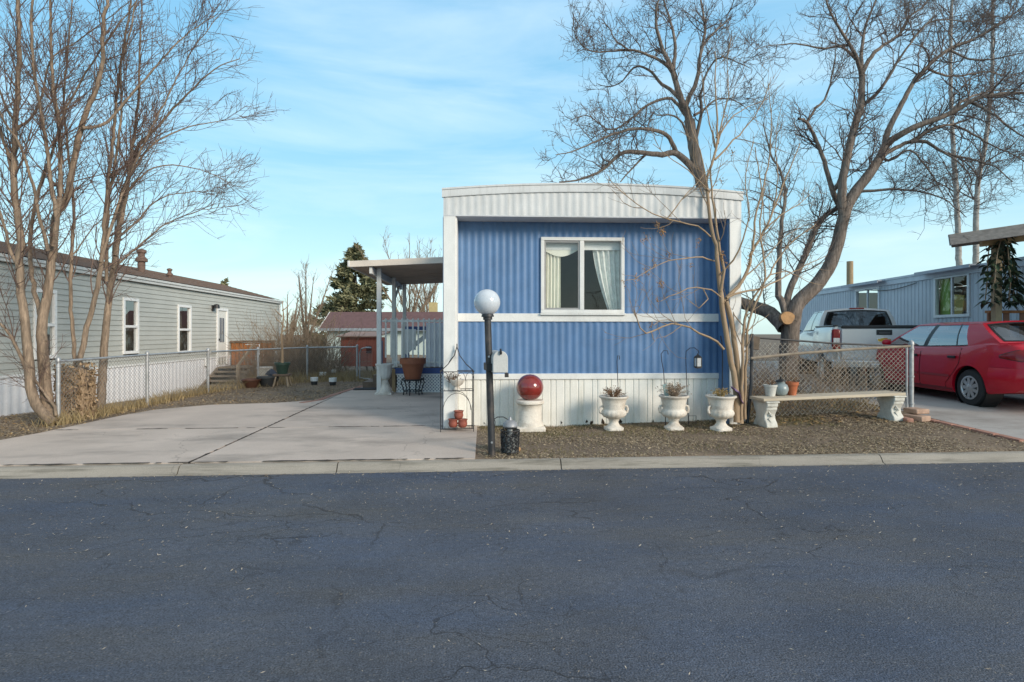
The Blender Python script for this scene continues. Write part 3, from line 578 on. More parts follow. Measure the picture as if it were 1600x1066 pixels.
# ------------------------------------------------------------------ left house
XL = -8.4
yA, yB = 7.0, PX(437, 473, XL)[1]
lh = thing('manufactured_house', 'long sage grey house with horizontal siding and white skirting along the left yard', 'house', (XL, 0, 0))
ZE = 2.86
def lz(y): return zg(XL, y)
siding = M('sage_siding', (.475,.475,.435), .55, .07, 2, .08, 80, dirt=((.30,.31,.27), .4, 1.2, (1,.4,2)))
wins = []
for (xa, xb, ya, yb) in ((190.5,215,465,553.5),(276.5,297.3,476.5,552.5),(51,86,440,555)):
    wins.append((PX(xa, ya, XL)[1], PX(xb, yb, XL)[1], None))
zs = [(.98+.02, 2.46)]*3; zs[0] = (PX(203,553,XL)[2], PX(203,466,XL)[2]); zs[1] = (PX(287,552,XL)[2], PX(287,477,XL)[2]); zs[2] = zs[0]
zb0, zb1 = .68, ZE-.14; sd_ = MB(); pitch = .125; nrow = int((zb1-zb0)/pitch)+1; pitch = (zb1-zb0)/nrow
def sid(y0, y1, z0, z1):                    # lapped boards between two heights, local x outwards = +
    i0 = int(round((z0-zb0)/pitch)); i1 = int(round((z1-zb0)/pitch))
    pts = []
    for i in range(i0, i1): pts += [(.022, zb0+i*pitch), (.004, zb0+(i+1)*pitch-.001)]
    sd_.grid(np.array([[(x, y, z) for y in (y0, y1)] for x, z in pts]))
ws = sorted([(w_[0], w_[1], *z_) for w_, z_ in zip(wins, zs)]); 
dya, dyb = PX(337.5, 520, XL)[1], PX(354.5, 520, XL)[1]; dz1 = PX(346, 482, XL)[2]; dz0 = PX(346, 570, XL)[2]
ops = sorted(ws + [(dya, dyb, dz0, dz1)]); cur = yA
for o in ops:
    sid(cur, o[0]+.02, zb0, zb1); sid(o[0]+.02, o[1]-.02, o[3]-.03, zb1)
    if o[2] > zb0+.1: sid(o[0]+.02, o[1]-.02, zb0, o[2]+.03)
    cur = o[1]-.02
sid(cur, yB, zb0, zb1); sd_.build('siding', siding, lh, smooth=0)
for o in ws:
    a, b_, z0, z1 = o; f = MB(); t = .07; zm = z0+(z1-z0)*.49
    for q in ((a,b_,z1-t,z1),(a,b_,z0,z0+t),(a,a+t,z0+t,z1-t),(b_-t,b_,z0+t,z1-t),(a+t,b_-t,zm-.03,zm+.03)): f.bx(-.05,.045,q[0],q[1],q[2],q[3])
    wo = f.build('window', vinyl, lh, bevel=.005); MB().add([(-.006,a+t-.01,z0+t-.01),(-.006,b_-t+.01,z0+t-.01),(-.006,b_-t+.01,z1-t+.01),(-.006,a+t-.01,z1-t+.01)],[(0,1,2,3)]).build('pane', side_glass, wo)
    MB().bx(-.3,-.29,a-.1,b_+.1,z0-.1,z1+.1).build('blind', M('room_shade', (.14,.15,.13), .9, .3, 3), wo)
f = MB(); t = .08
for q in ((dya,dyb,dz1-t,dz1),(dya,dya+t,dz0,dz1-t),(dyb-t,dyb,dz0,dz1-t)): f.bx(-.05,.05,*q)
f.build('door_frame', vinyl, lh, bevel=.004)
d = MB(); d.bx(-.03,.012,dya+t,dyb-t,dz0,dz1-t); do = d.build('door', M('door_white', (.72,.71,.66), .5, .05), lh, bevel=.003)
dw = (dyb-dya-2*t)
for i in range(3):
    a = dya+t+dw*(.24+i*.19); MB().bx(.013,.018,a,a+dw*.12,dz0+(dz1-dz0)*.40,dz1-t-.24).build('door_light', M('door_light_glass', (.08,.10,.14), .1, .2), do)
MB().sphere((.05,dya+t+.07,dz0+.85),.035,10).build('handle', black_iron, do)
sk = MB(); corr(sk, yA, yB, lambda y: lz(y)-.08, zb0-.02, 0, .2, .012, 'rib', axis=1); sk.build('skirting', M('skirt_white', (.80,.80,.82), .5, .06), lh, smooth=20)
MB().bx(-.02,.03,yA,yB,zb0-.035,zb0+.012).build('skirt_trim', vinyl, lh)
fb = MB(); fb.bx(-.02,.10,yA,yB+.15,ZE-.13,ZE-.005); fb.bx(.10,.13,yA,yB+.15,ZE-.06,ZE+.0); fb.build('fascia', M('eave_white', (.62,.62,.60), .5, .08), lh, bevel=.004)
MB().bx(-.03,.035,yB-.10,yB+.012,zb0,ZE-.13).build('corner_trim', vinyl, lh)
shingle = M('brown_shingle', (.17,.11,.08), .95, .25, 6, .6, 40, dirt=((.10,.07,.055), .6, 12, (2,.4,2)))
hw = 2.35; rp_ = .27; r_ = MB()
P = []
for k in range(12):
    x = .14-(hw+.14)*k/11; P += [[(x, y, ZE+.004+(.14-x)*rp_+.012*(1)) for y in (yA-.2, yB+.2)], [(x-(hw+.14)/11, y, ZE+.004+(.14-x+(hw+.14)/11)*rp_) for y in (yA-.2, yB+.2)]]
r_.grid(np.array(P)); r_.add([(-hw,yA-.2,ZE+(hw+.14)*rp_),(-hw,yB+.2,ZE+(hw+.14)*rp_),(-2*hw-.14,yB+.2,ZE),(-2*hw-.14,yA-.2,ZE)], [(0,1,2,3)])
ro = r_.build('roof', shingle, lh, smooth=0)
gb = MB(); zr = ZE+(hw+.14)*rp_-.02
for yy in (yA, yB): gb.prism([(0,-.2),(0,ZE),(-hw,zr),(-2*hw,ZE),(-2*hw,-.2)], 'y', yy-.02, yy)
gb.bx(-2*hw-.01,-2*hw,yA,yB,-.3,ZE); gb.build('end_wall', siding, lh, smooth=0)
MB().bx(-2*hw+.02,-.35,yA+.05,yB-.05,.55,.6).build('floor', dark_in, lh)
vent_m = M('vent_brown', (.16,.10,.075), .7, .25, 9)
for (px, py, dx, s) in ((221,408,-1.25,1.0),(265,430,-1.1,.6),(362,459,-1.0,.4)):
    q = PX(px, py, XL+dx); b_ = MB(); zt = ZE+(-dx+.14)*rp_
    b_.lathe([(.10*s,zt-.1),(.10*s,q[2]-.02),(.16*s,q[2]-.02),(.16*s,q[2]+.06*s),(.09*s,q[2]+.13*s),(.09*s,q[2]+.22*s),(.13*s,q[2]+.24*s),(.13*s,q[2]+.32*s),(.02,q[2]+.36*s)], 12, (dx,q[1],0)); b_.build('roof_vent', vent_m, ro, smooth=40)
q = PX(331, 482, XL); b_ = MB(); b_.bx(.02,.06,q[1]-.06,q[1]+.06,q[2]-.08,q[2]+.1); b_.lathe([(.05,q[2]+.02),(.10,q[2]-.0),(.08,q[2]+.12),(.02,q[2]+.14)],10,(.15,q[1],0)); b_.build('wall_lamp', black_iron, lh)
q = PX(321, 566, XL); MB().bx(.02,.10,q[1]-.11,q[1]+.11,q[2]-.12,q[2]+.10).build('meter_box', vinyl, lh, bevel=.01)
# porch of the left house
lp = thing('entry_porch', 'small weathered stair and orange stained board rail at the door of the sage house', 'porch', (XL, dya, lz(dya)))
zl = lz(dya); zt = dz0-zl-.05; wd = dyb-dya
st = MB(); nst = 4; stair_m = M('stair_wood', (.24,.19,.145), .85, .3, 5, .4, 60)
for i in range(nst):
    h = zt*(nst-i)/(nst+1); y1 = -.02-i*.30; st.bx(.06,1.12,y1-.31,y1,h-.045,h); st.bx(.08,1.10,y1-.05,y1-.03,max(h-.30,-.1),h-.05)
for x in (.05,1.10): st.beam((x,.0,zt-.12),(x,-.02-nst*.30,-.05),.05,.22)
st.bx(.05,1.12,-.02,wd+1.25,zt-.05,zt); st.bx(1.06,1.10,0,wd+1.2,-.1,zt-.05)
st.build('steps', stair_m, lp)
pr_ = MB()
for i in range(6): pr_.bx(1.13, 1.15, wd+.25+i*.17, wd+.25+i*.17+.15, .15, zt+.77+rng.uniform(-.01,.01))
for i in range(8): pr_.bx(.06+i*.135, .18+i*.135, wd+.22, wd+.24, .15, zt+.77)
pr_.build('rail_board', orange_wood, lp)
MB().bx(.03,1.2,wd+.17,wd+1.28,zt+.78,zt+.84).build('rail_cap', deck_wood, lp)
hr = MB(); hr.beam((1.16,.15,zt+.75),(1.16,-1.15,.72),.04,.09); hr.bx(1.12,1.2,-1.2,-1.1,-.1,.76); hr.build('stair_rail', rough_wood, lp)
wr = MB(); wr.tube([(1.2,wd*.6,.15),(1.2,wd*.6,zt+.72),(.75,wd*.6,zt+.72)],.016,6); wr.build('grab_rail', vinyl, lp)
# ------------------------------------------------------------------ right trailer
AR = -math.atan(50/889.)-YAW
T0 = PD(1537, 413, 12.76); cz = .22
rt_ = thing('house_trailer', 'pale blue grey ribbed trailer home behind the pickup truck', 'trailer home', (T0[0], T0[1], cz), AR)
ZT = T0[2]-cz; Lf = 9.2; Ln = 5.2
def TL(p):
    c, s = math.cos(-AR), math.sin(-AR); dx, dy = p[0]-T0[0], p[1]-T0[1]; return np.array((dx*c-dy*s, dx*s+dy*c, p[2]-cz))
def TW(px, py):                             # pixel -> local y,z on the trailer wall x=0
    n = np.array((math.cos(AR), math.sin(AR), 0)); q = PD(px, py, 1.0)-np.array((0,0,EYE)); D = n.dot(T0-np.array((0,0,EYE)))/n.dot(q); p = np.array((0,0,EYE))+q*D; l = TL(p); return l[1], l[2]
tw = []
for xa, xb, ya, yb in ((1461.5,1517.3,428,496),(1338,1376,449,481)):
    a = TW(xb, (ya+yb)/2)[0]; b_ = TW(xa, (ya+yb)/2)[0]; z1 = TW((xa+xb)/2, ya+1)[1]; tw.append((a, b_, z1-1.02 if xa < 1400 else TW((xa+xb)/2, yb)[1], z1))
tr_p = M('pale_blue_metal', (.50,.545,.60), .5, .08, 2, .05, 80, dirt=((.33,.36,.42), .5, 2.5, (4,4,.5)))
b = MB(); cur = -Ln
for a, b_, z0, z1 in sorted(tw):
    corr(b, cur, a+.02, .75, ZT-.16, 0, .15, -.014, 'flat', axis=1); corr(b, a+.02, b_-.02, z1-.02, ZT-.16, 0, .15, -.014, 'flat', axis=1); corr(b, a+.02, b_-.02, .75, z0+.02, 0, .15, -.014, 'flat', axis=1); cur = b_-.02
corr(b, cur, Lf, .75, ZT-.16, 0, .15, -.014, 'flat', axis=1); b.build('wall', tr_p, rt_, smooth=25)
b = MB(); corr(b, -Ln, Lf, 0-.1, .77, .02, .2, -.01, 'flat', axis=1); b.build('skirting', M('skirt_blue_white', (.50,.53,.58), .6, .08), rt_, smooth=25)
b = MB(); b.bx(.02,4.0,Lf-.04,Lf,-.1,ZT); b.bx(.02,4.0,-Ln,-Ln+.04,-.1,ZT); b.bx(3.96,4.0,-Ln+.04,Lf-.04,-.1,ZT); b.build('end_wall', tr_p, rt_)
b = MB(); b.bx(-.05,.02,-Ln,Lf,ZT-.17,ZT-.0); b.bx(-.07,.02,-Ln,Lf,ZT-.04,ZT+.02); b.build('eave_trim', M('eave_blue_white', (.52,.57,.63), .5, .08), rt_, bevel=.005)
P = [[(x, y, ZT+.022+.12*(1-((x-2)/2)**2)) for y in (-Ln, Lf)] for x in np.linspace(-.05,4,9)]
MB().grid(np.array(P)).build('roof', M('roof_dark_grey', (.16,.16,.17), .8, .2), rt_, smooth=60)
for a, b_, z0, z1 in tw:
    aw = MB(); aw.beam((-.16,a-.35,z1+.13),(-.16,b_+.35,z1+.13),.26,.035); aw.bx(-.30,-.27,a-.35,b_+.35,z1+.07,z1+.145); aw.build('awning', M('awning_grey', (.34,.38,.44), .5, .1), rt_)
    f = MB(); t = .07; mid = (a+b_)/2
    for q in ((a,b_,z1-t,z1),(a,b_,z0,z0+t),(a,a+t,z0+t,z1-t),(b_-t,b_,z0+t,z1-t)): f.bx(-.05,.04,*q)
    f.bx(-.03,.03,mid-.02,mid+.02,z0+t,z1-t)
    wo = f.build('window', M('trailer_white', (.68,.70,.72), .5, .05), rt_, bevel=.005); MB().add([(-.004,a+t-.01,z0+t-.01),(-.004,b_-t+.01,z0+t-.01),(-.004,b_-t+.01,z1-t+.01),(-.004,a+t-.01,z1-t+.01)],[(0,3,2,1)]).build('pane', win_glass, wo)
    if (a, b_) == tw[0][:2]:
        MB().bx(.10,.13,b_-.36,b_-.02,z0,z1-.05).build('green_wall', M('green_wall', (.16,.34,.06), .8, .1), wo)
        MB().box((.18,b_-.46,z0+.26),(.03,.50,.60),rx=R(8)).build('yellow_board', M('yellow_board', (.42,.34,.10), .8, .1), wo)
MB().bx(.05,3.9,-Ln+.1,Lf-.1,.55,.6).build('floor', dark_in, rt_)
q = MB(); q.tube([(-.06,y,ZT-.22-.10*math.sin(math.pi*t)) for t, y in zip(np.linspace(0,1,12), np.linspace(2.2,4.6,12))],.012,5); q.build('cable', trim_black, rt_)
# right porch roof
RP = PD(1483, 379, 10.6); ra = AR
pr = thing('porch_roof', 'weathered flat timber porch roof at the right edge above the red car', 'porch roof', (RP[0], RP[1], .25), ra)
z0 = RP[2]-.25
def PL(px, py, x=None, y=None):
    c, s = math.cos(-ra), math.sin(-ra)
    o = np.array((0,0,EYE))-np.array((RP[0],RP[1],.25)); q = PD(px,py,1.0)-np.array((0,0,EYE))
    o = np.array((o[0]*c-o[1]*s, o[0]*s+o[1]*c, o[2])); q = np.array((q[0]*c-q[1]*s, q[0]*s+q[1]*c, q[2]))
    t = (y-o[1])/q[1] if y is not None else (x-o[0])/q[0]; return o+q*t
RX = PL(1487,380,y=1.5)[0]/1.5
fb = MB(); fb.beam((0,0,z0+.04),(3.0,-.9,z0+.40),.05,.20); fb.build('fascia', grey_wood, pr, bevel=.006)
fb = MB(); fb.add([(0,.03,z0+.12),(3,-.87,z0+.48),(3+RX*1.5,1.5,z0+.48),(RX*1.5,1.5,z0+.12),(0,.03,z0+.15),(3,-.87,z0+.51),(3+RX*1.5,1.5,z0+.51),(RX*1.5,1.5,z0+.15)],[(0,3,2,1),(4,5,6,7),(0,1,5,4),(1,2,6,5),(2,3,7,6),(3,0,4,7)]); fb.build('roof_deck', M('porch_ply', (.30,.23,.15), .8, .25, 3), pr)
fb = MB(); a = PL(1532,378,y=.25); fb.beam((a[0],.25,a[2]),(3.2,.1,a[2]+.30),.09,.19); fb.build('beam', M('yellow_timber', (.40,.29,.155), .75, .2, 4), pr, bevel=.006)
a = PL(1557,430,y=.32); pm = MB(); pm.bx(a[0]-.06,a[0]+.06,.26,.38,0,z0+.02); pm.build('post', M('timber_post', (.36,.26,.15), .75, .2, 4), pr, bevel=.006)
MB().bx(2.9,3.0,.2,.3,0,z0+.2).build('post', rough_wood, pr)
pr2 = thing('wooden_railing', 'reddish brown wooden railing under the porch roof behind the red car', 'railing', (RP[0], RP[1], .25), ra)
zz = PL(1560,487,y=.45)[2]; xl = PL(1543,490,y=.45)[0]; g = MB(); g.bx(xl,3.2,.40,.52,zz-.03,zz+.02); g.build('rail', orange_wood, pr2)
for i in range(9):
    x = xl+.05+i*.3; MB().bx(x-.05,x+.05,.44,.47,.35,zz-.03).build('baluster', M('reddish_board', (.26,.12,.07), .75, .2, 5) if i == 0 else bpy.data.materials['reddish_board'], pr2)
# ------------------------------------------------------------------ street furniture and garden ornaments
def lx(v): return Vector(v)
# lamp post, leaning slightly
lb = PG(769, 712); lt_ = PD(762, 497, 6.36)
lp_ = thing('lamp_post', 'black round post with a white globe lamp on top, leaning beside the mailbox', 'lamp post', lb)
top = lt_-lb
m_post = M('worn_black_paint', (.028,.029,.033), .5, .3, 12, .15, 80, dirt=((.17,.13,.10), .6, 4.5, (2,2,1)))
pb = MB(); pb.tube([(0,0,-.1),tuple(top*.5),tuple(top)], [.041,.039,.038], 16); pb.build('post', m_post, lp_)
d = top/np.linalg.norm(top); b = MB(); b.tube([tuple(top-d*.02),tuple(top+d*.012),tuple(top+d*.013),tuple(top+d*.04)], [.052,.052,.072,.066], 18); b.build('collar', m_post, lp_)
gm_ = M('opal_globe', (.56,.60,.65), .12, .05, 3, spec=.6, dirt=((.45,.46,.47), .4, 4, (1,1,1)))
gb_ = gm_.node_tree.nodes['Principled BSDF']; gb_.inputs['Subsurface Weight'].default_value = .25; gb_.inputs['Subsurface Radius'].default_value = (.1,.1,.1)
b = MB(); c = top+d*.175; b.sphere(c, .147, 32); b.build('globe', gm_, lp_, smooth=180)
b = MB(); b.tube([tuple(top*.1),tuple(top*.1+np.array((0,-.043,.0)))],.012,8); b.tube([tuple(top*.72),tuple(top*.72+np.array((.0,-.043,.0)))],.012,8); b.build('bolt', grey_metal, lp_)
# mailbox
mc = PD(782, 566, 6.16)
mb_ = thing('mailbox', 'pale grey arched metal mailbox fixed to the right of the lamp post', 'mailbox', mc, R(6))
mbm = M('mailbox_paint', (.50,.51,.50), .45, .1, 6, .05, 70, dirt=((.36,.34,.31), .4, 6, (2,2,1)))
def arch_poly(w_, h0, n=12): return [(-w_/2,-.115),(w_/2,-.115)] + [(w_/2*math.cos(t), h0+w_/2*math.sin(t)) for t in np.linspace(0,math.pi,n)]
b = MB(); b.prism(arch_poly(.155,.04), 'y', .02, .47); b.build('body', mbm, mb_, smooth=35)
b = MB(); b.prism(arch_poly(.165,.04), 'y', -.004, .026); b.build('door', mbm, mb_, smooth=35, bevel=.006)
b = MB(); b.tube([(0,-.02,.085),(0,-.03,.115),(0,-.005,.14)],.011,8); b.tube([(-.012,-.02,.10),(.012,-.02,.10)],.014,8); b.build('latch', black_iron, mb_)
b = MB(); b.bx(.082,.090,.12,.15,-.13,-.06); b.bx(.05,.09,-.0,.03,-.165,-.12); b.build('flag', black_iron, mb_)
b = MB(); b.bx(-.14,-.06,.1,.35,-.10,-.02); b.build('bracket', black_iron, mb_)
# urns
def urn_mb():
    b = MB()
    pr = [(.135,0),(.135,.035),(.115,.045),(.085,.065),(.062,.10),(.062,.125),(.075,.135),(.075,.15),(.10,.165),(.145,.185),(.168,.215),(.172,.245),(.160,.272),(.148,.285),(.150,.30),(.158,.36),(.172,.42),(.182,.44),(.205,.452),(.207,.47),(.195,.478),(.170,.474),(.155,.45)]
    n = 48; a = np.arange(n)*2*math.pi/n; V = []
    for r, z in pr:
        fl_ = 1+.03*np.cos(a*16)*(1 if .165 < z < .28 else 0); relief = 1+.018*np.sin(a*7+z*40)*np.sin(a*11-z*60)*(1 if .29 < z < .43 else 0)
        rr = r*fl_*relief
        if z < .04:
            m_ = np.maximum(np.abs(np.cos(a)), np.abs(np.sin(a))); rr = r*.9/m_*np.where(m_ < .8, m_*1.2, 1)
        V.append(np.stack([rr*np.cos(a), rr*np.sin(a), np.full(n,z)],1))
    k = len(pr); f = [(i*n+j, i*n+(j+1)%n, (i+1)*n+(j+1)%n, (i+1)*n+j) for i in range(k-1) for j in range(n)] + [tuple(range(n-1,-1,-1))]
    b.add(np.concatenate(V), f); return b
def make_urn(loc, rz, label):
    t = thing('stone_urn', label, 'urn', loc, rz, 'cast stone urns along the skirting')
    urn_mb().build('bowl', stone, t, smooth=60)
    for s in (-1, 1):
        h = MB(); h.tube([(s*.150,0,.225),(s*.195,0,.245),(s*.205,0,.29),(s*.192,0,.325),(s*.165,0,.335),(s*.162,0,.315)], [.016,.019,.018,.016,.014,.010], 8); h.build('handle', stone, t, smooth=180)
    b = MB(); b.lathe([(.001,.45),(.158,.45)], 20, caps=False); b.build('soil', soil, t); return t
ups = [PG(959,671.5), PG(1053,671), PG(1126.5,672)]
u0 = make_urn(ups[0], R(4), 'cast stone urn directly in front of the rusted holes, farthest left of the dead plants')
dup(u0, ups[1], R(-5), 'middle cast stone urn, holding the bushiest dead plant')
dup(u0, ups[2], R(12), 'cast stone urn at the foot of the small tree, touched by a purple cloth')
def tuft(loc, n, h, spread, label, seed, mat=dry_plant, blobs=True):
    r = np.random.default_rng(seed); t = thing('dead_plant', label, 'dead plant', loc, 0, 'dead plants in the urns')
    K = 7; P = np.zeros((n,K,3)); a = r.uniform(0,6.28,n); l = r.uniform(.5,1,n)*h; tl = r.uniform(.1,1,n)*spread
    for k in range(K):
        u = k/(K-1); P[:,k,0] = np.cos(a)*(.03+tl*u**1.4)+r.normal(0,.006,n); P[:,k,1] = np.sin(a)*(.03+tl*u**1.4)+r.normal(0,.006,n); P[:,k,2] = l*(u-.35*u**3*(tl/spread))
    V, Q = tubes(P, np.linspace(.004,.002,K)[None].repeat(n,0), 4); link('stem', fast_mesh('stem',V,Q), mat, t)
    m = n*9; i = r.integers(0,n,m); k = r.integers(3,K,m); c = P[i,k]+r.normal(0,.014,(m,3)); s = r.uniform(.006,.016,(m,1)); u = r.normal(0,1,(m,3)); v = r.normal(0,1,(m,3)); u /= np.linalg.norm(u,axis=1,keepdims=True); v /= np.linalg.norm(v,axis=1,keepdims=True)
    V = np.stack([c-u*s,c-v*s*.6,c+u*s,c+v*s*.6],1).reshape(-1,3); link('leaf', fast_mesh('leaf',V,np.arange(4*m).reshape(-1,4)), mat, t, smooth=0)['kind'] = 'stuff'; return t
zu = np.array((0,0,.45))
tuft(ups[0]+zu, 46, .17, .17, 'short brown dead plant in the leftmost urn', 1)
tuft(ups[1]+zu, 80, .23, .20, 'bushy dead flower heads with pale seeds in the middle urn', 2, M('dead_pale', (.33,.25,.18), .9, .35, 20))
tuft(ups[2]+zu, 34, .14, .10, 'small yellowish dead sprig in the urn by the tree', 3, M('dead_yellow', (.36,.25,.10), .9, .3, 20))
g = MB(); p = ups[1]+np.array((-.115,.0,.43)); g.box((0,0,.10),(.055,.02,.20),ry=R(-12)); tag(g.build('plant_label', M('stake_teal', (.24,.34,.34), .6, .15), loc=tuple(p)), 'grey green flat stake stuck in the left of the middle urn', 'plant stake')
# purple cloth over the last urn
c0 = ups[2]+np.array((.13,-.03,.40)); n1, n2 = 12, 12; P = np.zeros((n1,n2,3))
for i in range(n1):
    for j_ in range(n2):
        u, v = i/(n1-1), j_/(n2-1); P[i,j_] = (u*.17+.03*v, -.05+.13*v+.02*math.sin(u*9), .20-.14*u-.10*max(0,u-.5)*2+.012*math.sin(u*14+v*9)-.02*abs(v-.5))
tag(MB().grid(P).build('cloth', M('purple_cloth', (.20,.13,.26), .9, .3, 18, .2, 60, dirt=((.45,.25,.32), .7, 9, (1,1,1))), smooth=180, loc=tuple(c0)), 'crumpled purple and pink cloth hanging on the rim of the right urn', 'cloth')
# pedestal and gazing ball
pp = PG(828, 672.5)
ped = thing('garden_pedestal', 'short white stone pedestal carrying the red glazed ball', 'pedestal', pp)
b = MB(); b.box((0,0,.035),(.40,.40,.07)); b.build('plinth', stone, ped, bevel=.015)
b = MB(); b.lathe([(.185,.07),(.185,.10),(.165,.13),(.165,.26),(.155,.30),(.165,.355),(.185,.375)], 32); b.build('column', stone, ped, smooth=40)
b = MB(); b.lathe([(.19,.375),(.202,.385),(.202,.415),(.188,.43)], 32); b.build('top_plate', stone, ped, smooth=40)
gl_m = M('red_glaze', (.20,.022,.018), .10, .35, 3, spec=.6, coat=.6, dirt=((.10,.02,.02), .6, 6, (1,1,2.5)))
b = MB(); b.sphere((0,0,0), .192, 40, .96); tag(b.build('gazing_ball', gl_m, smooth=180, loc=tuple(pp+np.array((0,0,.605)))), 'large shiny dark red ball sitting on the white pedestal', 'garden ball')
# wire etagere
ep = PG(714, 674.5)
eg = thing('plant_stand', 'black wire plant stand with pointed roof at the left corner of the blue home', 'plant stand', ep, R(3))
we, de, h1, h2 = .225, .13, .58, .84
for sx in (-1,1):
    for sy in (-1,1):
        b = MB(); b.tube([(sx*we,sy*de,-.02),(sx*we,sy*de,h2)],.006,6); b.build('leg', black_iron, eg)
for z in (.06,h1,h2):
    b = MB(); b.tube([(-we,-de,z),(we,-de,z),(we,de,z),(-we,de,z)],.006,6,closed=True)
    if z < h2:
        for k in range(9): b.tube([(-we+we*2*k/8,-de,z),(-we+we*2*k/8,de,z)],.003,5)
    b.build('shelf', black_iron, eg)
b = MB()
for sx in (-1,1):
    for sy in (-1,1):
        b.tube([(sx*we*1.04,sy*de,h2),(sx*we*.55,sy*de*.55,h2+.10),(sx*we*.16,sy*de*.16,h2+.22),(0,0,h2+.34)],.006,6)
b.tube([(0,0,h2+.33),(0,0,h2+.38)],.008,6); b.build('pointed_top', black_iron, eg)
b = MB(); t = np.linspace(0,math.pi,12)
for k in range(4):
    cx_ = -we+we*2*(k+.5)/4; b.tube([(cx_+we/4*math.cos(u),-de,h2-.13+.12*math.sin(u)) for u in t],.0035,5); b.tube([(cx_+we/4,-de,h2-.13),(cx_+we/4,-de,h1)],.0035,5)
b.tube([(we*.88*math.cos(u),-de,.28+.27*math.sin(u)) for u in t],.004,5); b.tube([(we*.88*math.cos(u),de,.28+.27*math.sin(u)) for u in t],.004,5)
for s in (-1,1): b.tube([(s*we*.88,-de,.28),(s*we*.88,-de,.06)],.004,5)
b.build('scrollwork', black_iron, eg)
eR = np.array((ep[0],ep[1],ep[2]))
def pot_mb(r0, r1, h, rim=.012, rh=.03, n=24):
    return MB().lathe([(r0,0),(r1,h-rh),(r1+rim,h-rh),(r1+rim,h),(r1+.002,h),(r1-.01,h-.02),(r1-.015,h-.03)], n)
def pot(name, label, loc, r0, r1, h, mat, rim=.012, rh=.03, group=None, fill=True, prof=None):
    t = thing(name, label, 'pot', loc, 0, group)
    (MB().lathe(prof, 28) if prof else pot_mb(r0,r1,h,rim,rh)).build('pot_body', mat, t, smooth=50)
    if fill: MB().lathe([(.001,h-.035),(r1-.012,h-.035)],18,caps=False).build('soil', soil, t)
    return t
pot('plant_pot', 'pale pinkish stone bowl on the upper shelf of the wire stand', eR+np.array((0,0,h1+.006)), .05,.105,.15, stone, prof=[(.05,0),(.045,.02),(.03,.04),(.075,.07),(.105,.12),(.112,.135),(.10,.14),(.085,.11)], fill=False)
tuft(eR+np.array((-.08,.0,h1+.10)), 18, .16, .10, 'dead twigs in the stone bowl on the wire stand', 9)
tp = [(.04,0),(.058,.02),(.066,.055),(.058,.085),(.062,.10),(.070,.105),(.070,.115),(.055,.115),(.05,.09)]
g3 = 'small red clay pots in the wire stand'
a = pot('clay_pot', 'small red clay pot at the lower left of the stack in the wire stand', eR+np.array((-.052,-.03,.066)), .04,.058,.115, terra_dark, prof=tp, group=g3, fill=False)
dup(a, eR+np.array((.078,-.05,.066)), .4, 'small red clay pot at the lower right of the stack in the wire stand')
dup(a, eR+np.array((.025,-.03,.181)), .9, 'small red clay pot on top of two others in the wire stand')
for ob in ():
    pass
# filigree basket with lantern and hoop
bp_ = PG(797, 708)
fb_ = thing('wire_basket', 'black filigree metal basket on the dirt beside the lamp post', 'basket', bp_)
b = MB()
for z, r in ((.0,.092),(.02,.095),(.26,.108)): b.tube([(r*math.cos(t),r*math.sin(t),z) for t in np.linspace(0,6.28,24,endpoint=False)],.007,6,closed=True)
b.build('hoop', black_iron, fb_)
b = MB()
for k in range(11):
    a0 = k*2*math.pi/11
    for zc_, s in ((.065,1),(.135,-1),(.205,1)):
        pts = []
        for t in np.linspace(0,1,11):
            aa = a0+s*.26*math.sin(t*2*math.pi); rr = .094+.05*(zc_+.07*(t-.5)); pts.append((rr*math.cos(aa),rr*math.sin(aa),zc_+.085*(t-.5)))
        b.tube(pts,.0075,5)
        b.tube([( (.094+.05*zc_)*math.cos(a0+.28+.12*math.cos(u)),(.094+.05*zc_)*math.sin(a0+.28+.12*math.cos(u)),zc_+.026*math.sin(u)) for u in np.linspace(0,6.28,9,endpoint=False)],.006,5,closed=True)
b.build('filigree', black_iron, fb_)
b = MB(); b.lathe([(.005,.008),(.088,.008),(.098,.2),(.085,.2)],20,caps=False); b.build('liner', M('grey_liner', (.13,.14,.14), .9), fb_)
ln_ = thing('lantern', 'grey domed glass lantern sitting in the black filigree basket', 'lantern', bp_+np.array((.0,0,.20)))
lgm = M('lantern_grey', (.30,.31,.33), .45, .15, 9, .05, 60, metal=.3)
b = MB(); b.lathe([(.045,.09),(.083,.10),(.088,.112),(.076,.145),(.05,.168),(.022,.178),(.016,.20),(.008,.215)],22); b.build('dome', lgm, ln_, smooth=40)
b = MB(); b.lathe([(.06,-.02),(.072,.0),(.072,.10)],20,caps=False); b.build('glass', glass('lantern_glass', (.7,.72,.72)), ln_, smooth=60)
b = MB()
for k in range(6): b.tube([(.074*math.cos(k*1.047),.074*math.sin(k*1.047),-.02),(.074*math.cos(k*1.047),.074*math.sin(k*1.047),.1)],.004,5)
b.build('cage', black_iron, ln_)
b = MB(); b.lathe([(.028,0),(.028,.07)],14); b.build('candle', vinyl, ln_)
hp = PG(780, 704)
b = MB(); b.tube([(-.085,0,-.05),(-.085,0,.30),(-.07,0,.36),(-.02,0,.39),(.05,0,.39),(.10,.0,.36)],.006,6); b.tube([(-.06,.01,-.05),(-.06,.01,.2),(-.045,.01,.33),(-.06,.01,.37)],.004,5)
tag(b.build('garden_hoop', black_iron, loc=tuple(hp)), 'thin bent black wire hoop standing between lamp post and filigree basket', 'garden hoop')
b = MB(); b.sphere((0,0,.03),.036,12,.9); tag(b.build('gourd', M('gourd_tan', (.38,.22,.10), .7, .3, 9), loc=tuple(PG(809,706))), 'small tan round gourd at the foot of the filigree basket', 'gourd')
